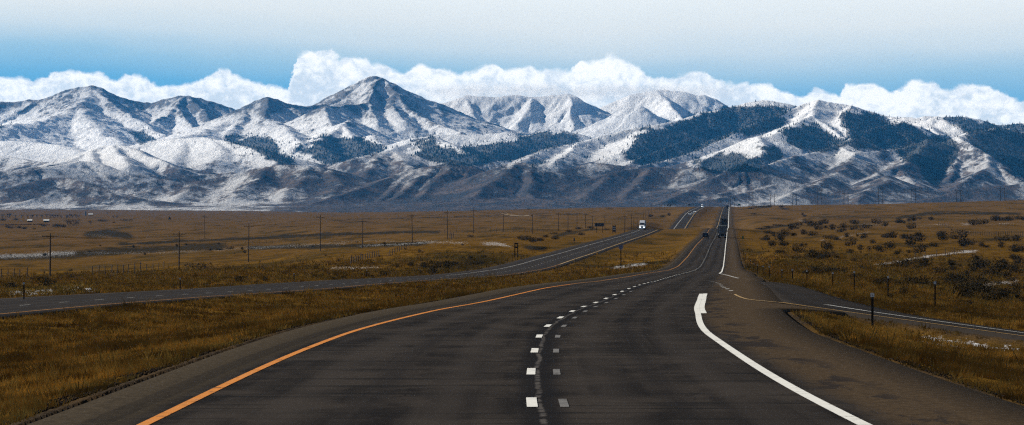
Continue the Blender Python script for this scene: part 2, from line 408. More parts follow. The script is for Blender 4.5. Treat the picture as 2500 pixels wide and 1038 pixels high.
# ---- what grows or lies where (baked on the ground itself)
gy = CY-F*GZ/GD
nA = fbm(GXx/14, GD/40, 4); nB = fbm(GXx/3.0+50, GD/9+20, 4); nC = fbm(GXx/60+7, GD/260, 3)
def strip(px, y, pts, halfw):
    """soft band around a polyline given in photo pixels"""
    xs = [a for a, b in pts]; ys = [b for a, b in pts]
    yy = np.interp(px, xs, ys); e = np.exp(-((y-yy+JY)/halfw)**2)
    return e*sstep(xs[0]-15, xs[0]+25, px)*sstep(xs[-1]+15, xs[-1]-25, px)
JY = 5.5*nA+3.0*nC+2.0*nB
SNOWB = [([(-60, 628), (60, 624), (120, 620), (200, 617)], 9, 1.02), ([(190, 618), (300, 618), (420, 616), (520, 612)], 4.5, .8), ([(500, 612), (640, 604), (760, 598), (860, 593)], 5, .85), ([(800, 590), (960, 588), (1090, 586)], 2.6, .8),
         ([(860, 603), (960, 598), (1060, 592), (1160, 593)], 3.5, .95), ([(1160, 592), (1210, 594), (1260, 604)], 4.5, 1.1), ([(70, 577), (120, 572)], 3, .75), ([(190, 572), (290, 578)], 6, .75),
         ([(0, 718), (90, 714), (150, 710)], 9, 1.12), ([(130, 708), (200, 704), (250, 713)], 8, 1.12), ([(790, 657), (850, 656), (940, 653)], 7, 1.08), ([(990, 646), (1050, 643)], 3, .7),
         ([(1060, 655), (1260, 652)], 3, .3), ([(1420, 647), (1480, 648)], 2, .7), ([(1480, 655), (1520, 653), (1590, 645)], 5, 1.1), ([(990, 672), (1005, 671)], 3, .9),
         ([(1940, 535), (1965, 540), (1975, 548)], 6, 1.1), ([(1915, 558), (1965, 552)], 2.5, .9), ([(1975, 533), (2020, 532)], 1.5, .8), ([(1945, 568), (1985, 560)], 3, .8), ([(1985, 590), (2030, 583)], 3, 1.0),
         ([(2030, 582), (2070, 575), (2140, 566)], 3, .9), ([(2080, 548), (2150, 550), (2200, 555)], 3, .8), ([(2230, 551), (2340, 546), (2500, 545)], 1.8, .95), ([(2280, 551), (2500, 549)], 1.2, .7),
         ([(2115, 650), (2180, 640), (2260, 626), (2330, 617), (2400, 612)], 3.6, 1.15), ([(2380, 705), (2420, 695), (2500, 683)], 9, 1.12), ([(2230, 822), (2290, 832), (2370, 842), (2430, 852), (2500, 856)], 9, 1.42),
         ([(2300, 830), (2400, 842)], 3, .9), ([(2395, 870), (2440, 868)], 5, .5), ([(0, 638), (150, 636), (260, 628)], 2, .6), ([(1105, 603), (1200, 598)], 2, .6)]
DARKB = [([(-60, 632), (100, 626), (300, 612), (560, 600)], 10, .7), ([(200, 574), (260, 568), (330, 580)], 9, .9), ([(280, 596), (450, 588), (620, 582), (850, 570), (1080, 566)], 3.5, .9), ([(600, 605), (780, 602), (900, 600), (1050, 594)], 5, .95),
         ([(1080, 565), (1300, 566), (1500, 560)], 2, .4), ([(800, 537), (1000, 533), (1250, 526), (1450, 522)], 1.2, .7), ([(1270, 600), (1340, 610)], 7, .7), ([(1260, 575), (1330, 590)], 7, .5), ([(1340, 578), (1440, 560), (1470, 558)], 4, .7),
         ([(0, 712), (120, 712), (240, 706)], 12, .8), ([(1400, 648), (1500, 652), (1640, 640)], 5, .7), ([(2050, 540), (2200, 540), (2500, 535)], 4, .35), ([(2180, 533), (2260, 522), (2350, 520), (2500, 522)], 5, .75),
         ([(1830, 508), (1890, 504)], 3, .8), ([(1850, 562), (1950, 545)], 3, .8), ([(2260, 600), (2500, 580)], 5, .45), ([(1960, 530), (2100, 530), (2200, 532)], 6, .45), ([(2150, 672), (2250, 700), (2400, 735), (2500, 735)], 14, .5)]
snow_g = np.zeros_like(GZ); dark_g = np.zeros_like(GZ)
for pts_, hw, a in SNOWB: snow_g = np.maximum(snow_g, a*strip(GP, gy, pts_, hw*1.35))
for pts_, hw, a in DARKB: dark_g = np.maximum(dark_g, a*strip(GP, gy, pts_, hw))
grav_g = np.zeros_like(GZ)
c_ = xc(GD)
e1 = (c_+ledge(GD))-GXx; e2 = GXx-(c_+redge(GD)); e3 = (c_-SEP+LL)-GXx; e4 = GXx-(c_-SEP+LR)
for e, wd in ((e1, 0.75), (e2, 0.45), (e3, 0.5), (e4, 0.35)):
    grav_g = np.maximum(grav_g, sstep(-0.5, -0.1, e)*sstep(wd*1.6+GD*0.0006, wd*0.4, e+nB*0.5))
rdg = ramp_dist(GXx, GD); oo = np.maximum(RPW0-rdg, GXx-xfar(GD))
grav_g = np.maximum(grav_g, np.where((GD < 275) & (e2 > -0.5), sstep(1.1, 0.2, oo+nB*0.5), 0))
# warm golden grass near the road, duller sage-brown further
gold = np.clip(1.0-sstep(700, 2600, GD)*0.8+0.25*nC, 0, 1)
nD = fbm(GXx/24+31, GD/300+8, 5, .6)
sage = np.clip(sstep(0.0, 0.5, nA*.6+0.9*nD)*0.85*sstep(90, 500, GD), 0, 1)

def ground_material():
    m, N, b = mat_new("dry_grass_ground")
    tc = N.new('ShaderNodeTexCoord'); P = tc.outputs['Object']
    Pf = N.scalev(P, (1.0, 0.30, 1.0)); Pn = N.scalev(P, (1.0, 0.45, 1.0))
    n_f = N.noise(Pf, 0.028, 6, 0.62)          # tens of metres
    n_m = N.noise(Pn, 0.35, 6, 0.65)
    n_s = N.noise(P, 5.5, 6, 0.7)
    gold_c = N.mix(N.mapr(n_m, 0.3, 0.72), (0.080, 0.0415, 0.0072), (0.300, 0.170, 0.0320))
    gold_c = N.mix(N.mapr(n_s, 0.35, 0.7, 0, .75), N.mix(1.0, gold_c, (0.52, 0.48, 0.45), 'MULTIPLY'), gold_c)
    dull = N.mix(N.mapr(n_f, 0.32, 0.68), (0.086, 0.050, 0.0200), (0.215, 0.124, 0.050))
    dull = N.mix(N.mapr(n_m, 0.35, 0.65, 0, .5), dull, (0.058, 0.038, 0.016))
    c = N.mix(N.attr('gold').outputs['Fac'], dull, gold_c)
    c = N.mix(N.mapr(n_f, 0.50, 0.62, 0, .6), c, (0.046, 0.034, 0.012))
    c = N.mix(N.attr('sage').outputs['Fac'], c, (0.036, 0.027, 0.011))
    dk = N.attr('dark').outputs['Fac']
    dkf = N.mapr(N.math('ADD', dk, N.math('MULTIPLY', N.math('SUBTRACT', n_m, 0.5), 1.5)), 0.28, 0.55)
    c = N.mix(N.math('MULTIPLY', dkf, N.math('MINIMUM', N.math('MULTIPLY', dk, 4.0), 0.92)), c, (0.028, 0.024, 0.016))
    gv = N.attr('gravel').outputs['Fac']
    gvc = N.mix(N.mapr(N.noise(P, 14.0, 3, 0.7), 0.4, 0.65), (0.018, 0.014, 0.010), (0.10, 0.078, 0.058))
    gvc = N.mix(N.mapr(n_m, 0.45, 0.7, 0, .5), gvc, (0.12, 0.07, 0.03))
    c = N.mix(N.math('MULTIPLY', gv, 0.93), c, gvc)
    sn = N.attr('snow').outputs['Fac']
    n_sn = N.noise(N.scalev(P, (1.5, 0.75, 1.0)), 1.0, 7, 0.8)
    snf = N.mapr(N.math('ADD', sn, N.math('MULTIPLY', N.math('SUBTRACT', n_sn, 0.5), 4.4)), 1.10, 1.25)
    snf = N.math('MULTIPLY', snf, N.math('MINIMUM', N.math('MULTIPLY', sn, 4.0), 1.0))
    c = N.mix(snf, c, (0.62, 0.62, 0.62))
    N.put(b.inputs['Base Color'], c); b.inputs['Roughness'].default_value = 1.0; b.inputs['Specular IOR Level'].default_value = 0.0
    bp = N.new('ShaderNodeBump'); bp.inputs['Strength'].default_value = 0.8; bp.inputs['Distance'].default_value = 0.12
    N.put(bp.inputs['Height'], N.math('ADD', n_s, N.math('MULTIPLY', n_m, 3.0))); N.put(b.inputs['Normal'], bp.outputs[0])
    return m
MG = ground_material()
ground = struct(mesh_obj('ground', np.stack([GXx, GD, GZ], -1).reshape(-1, 3), grid_faces(len(gr), len(gc)), MG, smooth=True))
for nm, v in (('snow', snow_g), ('dark', dark_g), ('gravel', grav_g), ('gold', gold), ('sage', sage)): vattr(ground, nm, v)

# ================================================================ roads
def road_material(name, main=True, brown=0.0):
    """u = metres right of the centre line, v = metres along"""
    m, N, b = mat_new(name)
    uv = N.new('ShaderNodeUVMap', uv_map='road'); U = uv.outputs[0]
    sp = N.new('ShaderNodeSeparateXYZ'); N.l.new(U, sp.inputs[0]); u, v = sp.outputs[0], sp.outputs[1]
    fine = N.noise(N.scalev(U, (1, 1, 1)), 28.0, 4, 0.8)
    fine2 = N.noise(N.scalev(U, (1, .35, 1)), 7.0, 4, 0.75)
    blot = N.noise(N.scalev(U, (0.55, 0.16, 1)), 1.0, 5, 0.62, 0.6)
    lng = N.noise(N.scalev(U, (1.6, 0.012, 1)), 1.0, 4, 0.6)
    trans = N.noise(N.scalev(U, (0.16, 1.3, 1)), 1.0, 4, 0.7)
    c = N.mix(N.mapr(blot, 0.40, 0.62), (0.0135, 0.0112, 0.0100), (0.047, 0.0380, 0.0305))
    c = N.mix(N.mapr(lng, 0.38, 0.68, 0, .55), c, (0.056, 0.0460, 0.0375))
    c = N.mix(N.mapr(trans, 0.52, 0.62, 0, .8), c, (0.0105, 0.0100, 0.0095))
    crk = N.noise(N.scalev(U, (.9, .35, 1)), .55, 3, .5, 2.2)
    crk = N.mapr(N.math('ABSOLUTE', N.math('SUBTRACT', crk, .5)), .010, .002)
    c = N.mix(N.math('MULTIPLY', crk, N.mapr(N.noise(U, .12, 2, .5), .48, .60, 0, .8)), c, (0.008, 0.007, 0.007))
    tr2 = N.noise(N.scalev(U, (0.10, 4.2, 1)), 1.0, 3, 0.8)
    c = N.mix(N.mapr(tr2, 0.60, 0.70, 0, .35), c, (0.055, 0.048, 0.041))
    # wheel tracks
    def trk(x0, wd):
        return N.mapr(N.math('ABSOLUTE', N.math('SUBTRACT', N.math('ADD', u, N.math('MULTIPLY', N.math('SUBTRACT', lng, .5), .5)), x0)), wd, 0.0)
    if main:
        tr = N.math('ADD', N.math('ADD', trk(-3.0, .55), trk(-1.15, .55)), N.math('ADD', trk(1.0, .55), trk(2.75, .55)))
        c = N.mix(N.math('MULTIPLY', tr, 0.42), c, (0.060, 0.0495, 0.041))
        oil = N.math('ADD', trk(1.9, .35), trk(-2.1, .35))
        c = N.mix(N.math('MULTIPLY', oil, N.mapr(blot, .35, .65, .1, .6)), c, (0.016, 0.014, 0.014))
        # sealed joint beside the dashes
        wob = N.noise(N.scalev(U, (0, 0.22, 0)), 1.0, 3, 0.6)
        ju = N.math('ABSOLUTE', N.math('SUBTRACT', N.math('SUBTRACT', u, 0.10), N.math('MULTIPLY', N.math('SUBTRACT', wob, .5), .22)))
        c = N.mix(N.mapr(ju, 0.42, 0.12, 0, .82), c, (0.0095, 0.009, 0.010))
        jw = N.math('MULTIPLY', N.mapr(ju, 0.055, 0.015), N.mapr(N.noise(N.scalev(U, (1, .6, 1)), 2.2, 3, .7), .4, .55))
        c = N.mix(N.math('MULTIPLY', jw, .8), c, (0.125, 0.112, 0.10))
        # right shoulder: browner, with dark ragged patches beside the line
        sh = N.mapr(u, 3.75, 4.35)
        shc = N.mix(N.mapr(fine2, .3, .7), (0.056, 0.0375, 0.0205), (0.102, 0.069, 0.0380))
        pat = N.math('MULTIPLY', N.mapr(N.noise(N.scalev(U, (1.1, .18, 1)), 1.0, 5, .65, .5), .50, .56), N.mapr(u, 5.2, 4.5))
        shc = N.mix(N.math('MULTIPLY', pat, .85), shc, (0.026, 0.021, 0.019))
        c = N.mix(sh, c, shc)
        # left shoulder
        ls = N.mapr(u, -4.45, -4.75)
        lsc = N.mix(N.mapr(fine2, .3, .7), (0.034, 0.026, 0.0165), (0.064, 0.049, 0.031))
        # rumble strip grooves
        w_ = N.new('ShaderNodeTexWave', wave_type='BANDS', bands_direction='Y'); N.put(w_.inputs['Vector'], U); w_.inputs['Scale'].default_value = 1.02
        rum = N.math('MULTIPLY', N.mapr(w_.outputs[0], .45, .6), N.math('MULTIPLY', N.mapr(u, -5.12, -5.06), N.mapr(u, -4.72, -4.78)))
        lsc = N.mix(N.math('MULTIPLY', rum, .85), lsc, (0.012, 0.010, 0.009))
        c = N.mix(ls, c, lsc)
    else:
        tr = N.math('ADD', N.math('ADD', trk(-2.8, .6), trk(-1.0, .6)), N.math('ADD', trk(1.0, .6), trk(2.8, .6)))
        c = N.mix(N.math('MULTIPLY', tr, 0.4), c, (0.056, 0.051, 0.048))
        c = N.mix(0.35+brown*.3, c, (0.048, 0.043, 0.040) if not brown else (0.030, 0.025, 0.021))
    c = N.mix(N.mapr(fine, 0.35, 0.60, .75, 0), c, N.mix(1.0, c, (.35, .35, .35), 'MULTIPLY'))
    c = N.mix(N.mapr(fine, 0.60, 0.75, 0, .45), c, (0.095, 0.083, 0.070))
    N.put(b.inputs['Base Color'], c)
    b.inputs['Roughness'].default_value = 1.0; b.inputs['Specular IOR Level'].default_value = 0.03
    bp = N.new('ShaderNodeBump'); bp.inputs['Strength'].default_value = 0.5; bp.inputs['Distance'].default_value = 0.012
    N.put(bp.inputs['Height'], fine); N.put(b.inputs['Normal'], bp.outputs[0])
    return m
def ribbon(name, mat, ds, offs, xf, zf, lift=0.0, kind='structure', skirt=False):
    """strip of quads: offs is a list of functions/constants (metres from centre), each evaluated along ds"""
    ds = np.asarray(ds, float)
    O = np.stack([(o(ds) if callable(o) else np.full(len(ds), float(o))) for o in offs], 1)
    Xx = xf(ds)[:, None]+O; Zz = zf(Xx, ds[:, None]*np.ones_like(O))+lift
    if skirt:
        O = np.concatenate([O[:, :1]-0.35-ds[:, None]*2e-4, O, O[:, -1:]+0.35+ds[:, None]*2e-4], 1); Xx = xf(ds)[:, None]+O
        Zz = np.concatenate([Zz[:, :1]-0.35, Zz, Zz[:, -1:]-0.35], 1)
    V = np.stack([Xx, ds[:, None]*np.ones_like(O), Zz], -1)
    o = mesh_obj(name, V.reshape(-1, 3), grid_faces(len(ds), O.shape[1]), mat, smooth=not skirt)
    uv = o.data.uv_layers.new(name='road')
    vi = np.zeros(len(o.data.loops), np.int32); o.data.loops.foreach_get('vertex_index', vi)
    UV = np.stack([O, ds[:, None]*np.ones_like(O)], -1).reshape(-1, 2)[vi]
    uv.data.foreach_set('uv', UV.astype(np.float32).ravel())
    if kind: o['kind'] = kind
    return o
rd_rows = gr[gr < 8800]
zmain = lambda x, d: np.where((x > xc(d)+5.5) & (d < 260), zr(x, d), zc(d))
zleft = lambda x, d: zl(d)
def lerpf(f, g, t): return lambda d: f(d)*(1-t)+g(d)*t
cst = lambda v: (lambda d: np.full(np.shape(d), float(v)))
MR = road_material('worn_asphalt')
ribbon('road', MR, rd_rows, [lerpf(ledge, redge, t) for t in np.linspace(0, 1, 13)], xc, zmain, skirt=True)
ML = road_material('grey_asphalt', main=False)
ribbon('road', ML, rd_rows, [lerpf(cst(LL), cst(LR), t) for t in np.linspace(0, 1, 9)], xl, zleft, skirt=True)
MRR = road_material('ramp_asphalt', main=False, brown=1.0)
rrows = np.arange(32, 262, 1.2)
def ramp_o(w):   # lateral distance right of the near line -> offset in x
    return lambda d: np.where(d < 152, w/math.cos(0.32), w*1.0)+0*d
xrf = lambda d: xr(d)
# ramp pavement keeps right of our own pavement
def ramp_in(t):
    def f(d):
        a = np.maximum(xr(d)+ramp_o(RPW0)(d), xc(d)+redge(d)-0.05); b_ = xfar(d)
        b_ = np.maximum(b_, a+0.02)
        return a*(1-t)+b_*t - xr(d)
    return f
ribbon('ramp', MRR, rrows, [ramp_in(t) for t in np.linspace(0, 1, 9)], xrf, lambda x, d: zr(x, d), lift=0.006, skirt=True)

def paint(name, col, wear=0.25, scale=5.0):
    m, N, b = mat_new(name)
    uv = N.new('ShaderNodeUVMap', uv_map='road'); U = uv.outputs[0]
    n = N.noise(N.scalev(U, (1, .45, 1)), scale, 5, 0.75)
    n2 = N.noise(N.scalev(U, (.25, .8, 1)), 2.3, 4, 0.7)
    w_ = N.math('MAXIMUM', N.mapr(n, 0.56, 0.66, 0, wear), N.mapr(n2, .60, .64, 0, wear*1.4))
    c = N.mix(w_, col, (0.05, 0.045, 0.04))
    c = N.mix(N.mapr(n2, .3, .6, .15, 0), c, (0.35, 0.31, 0.26))
    N.put(b.inputs['Base Color'], c); b.inputs['Roughness'].default_value = 0.8; b.inputs['Specular IOR Level'].default_value = 0.1
    return m
MW = paint('white_paint', (0.80, 0.79, 0.72), .55); MY = paint('yellow_paint', (0.66, 0.235, 0.035), .75); MWO = paint('faded_paint', (0.17, 0.165, 0.155), .9, 6)
MWG = paint('dull_white_paint', (0.42, 0.41, 0.38), .5)
MYF = paint('worn_yellow_paint', (0.42, 0.19, 0.045), .6)
MYR = paint('ramp_yellow_paint', (0.55, 0.33, 0.10), .4)
MYP = paint('pale_yellow_paint', (0.42, 0.28, 0.12), .6)
def off2(f, w): return [lambda d: f(d)-w/2, lambda d: f(d)+w/2]
def line(name, mat, f, w, d0, d1, xf, zf, lift=0.006, taper=None):
    ds = gr[(gr > d0) & (gr < d1)]; ds = np.concatenate([[d0], ds, [d1]])
    return ribbon(name, mat, ds, off2(f, w), xf, zf, lift)
LW = 0.12
line('yellow_edge_line', MY, yel_off, 0.135, 12, 230, xc, zmain)
line('yellow_edge_line', MYF, yel_off, 0.13, 230, 409, xc, zmain)
line('yellow_edge_line', MYF, yel_off, 0.14, 409, 1820, xc, zmain, .012)
line('yellow_edge_line', MYP, yel_off, 0.3, 2500, 5600, xc, zmain, .03)
line('white_edge_line', MW, whi_off, 0.165, 12, 177, xc, zmain)
line('white_edge_line', MW, lambda d: whi_off(d)+0.17, 0.18, 121, 178, xc, zmain, .004)
line('white_edge_line', MW, whi_off, 0.17, 409, 1820, xc, zmain, .012)
line('white_edge_line', MW, whi_off, 0.45, 2500, 5600, xc, zmain, .03)
line('yellow_edge_line', MYF, cst(3.62), 0.15, 60, 760, xl, zleft)
line('yellow_edge_line', MYP, cst(3.62), 0.30, 760, 1830, xl, zleft, .012)
line('yellow_edge_line', MYP, cst(3.62), 0.42, 2500, 5600, xl, zleft, .03)
line('white_edge_line', MWG, cst(-3.75), 0.17, 560, 1830, xl, zleft, .012)
line('white_edge_line', MWG, cst(-3.75), 0.42, 2500, 5600, xl, zleft, .03)
def dashes(name, mat, off, w, starts, ln, xf, zf, lift=.008):
    V = []; Fc = []; UVs = []
    for s in starts:
        k = max(2, int(ln/0.8)+1); ds = np.linspace(s-ln/2, s+ln/2, k); b0 = len(V)
        for d in ds:
            for q in (-w/2, w/2):
                o = off+q; x = float(xf(d))+o; V.append((x, d, float(zf(x, d))+lift)); UVs.append((o, d))
        for i in range(k-1): Fc.append((b0+2*i, b0+2*i+1, b0+2*i+3, b0+2*i+2))
    o = mesh_obj(name, V, Fc, mat); uv = o.data.uv_layers.new(name='road')
    for l in o.data.loops: uv.data[l.index].uv = UVs[l.vertex_index]
    return struct(o)
dashes('lane_dashes', MW, 0.0, 0.135, [DASH0+PER*i for i in range(-3, 44)], 3.05, xc, zmain)
dashes('lane_dashes', MWG, 0.0, 0.16, [DASH0+PER*i for i in range(44, 140)], 3.05, xc, zmain, .02)
dashes('faded_lane_dashes', MWO, 0.40, 0.11, [DASH0+PER*i-0.2 for i in range(-3, 12)], 2.6, xc, zmain, .006)
dashes('lane_dashes', MWG, 0.0, 0.12, [205+12.17*i for i in range(-8, 48)], 3.05, xl, zleft)
dashes('lane_dashes', MWG, 0.0, 0.18, [205+12.17*i for i in range(48, 132)], 3.05, xl, zleft, .02)
# ramp lines
def rline(name, mat, w0, wd, d0, d1, lift=.012):
    ds = np.arange(d0, d1+.01, 1.2)
    return ribbon(name, mat, ds, [ramp_o(w0-wd/2), ramp_o(w0+wd/2)], xrf, lambda x, d: zr(x, d), lift)
rline('yellow_edge_line', MYR, 0.0, 0.34, 40, 151, .016)
rline('yellow_edge_line', MYP, 0.0, 0.10, 151, 176, .014)
xw = lambda d: np.where(d < 150, 14.03+.32*(152-d), np.interp(d, [150, 154, 159, 166], [14.67, 12.9+.4, 11.9+.3, 11.1]))
ribbon('white_edge_line', MW, np.arange(40, 160, 1.0), [cst(-.14), cst(.14)], xw, lambda x, d: zr(x, d), .016)
dashes('ramp_dashes', MWG, 0.0, 0.20, [188, 196, 204, 212, 221, 231, 243, 258], 2.2, xrf, lambda x, d: float(zr(np.float64(x), np.float64(d))), .014)
# short paint line closing the gore
gp = [(1757, 668.4, 409), (1775, 672.5, 375), (1803, 681, 316)]
GL = []
for t in np.linspace(0, 1, 30):
    d = 409-93*t; x0 = np.interp(d, [316, 375, 409], [(1803-CX)/F*316, (1775-CX)/F*375, (1757-CX)/F*409]); GL.append((x0, d))
V = []; Fc = []
for i, (x, d) in enumerate(GL):
    z = float(zc(d))+.014; V += [(x-.09, d, z), (x+.09, d, z)]
    if i: Fc.append((2*i-2, 2*i-1, 2*i+1, 2*i))
og = struct(mesh_obj('white_edge_line', V, Fc, MWG)); og.data.uv_layers.new(name='road')
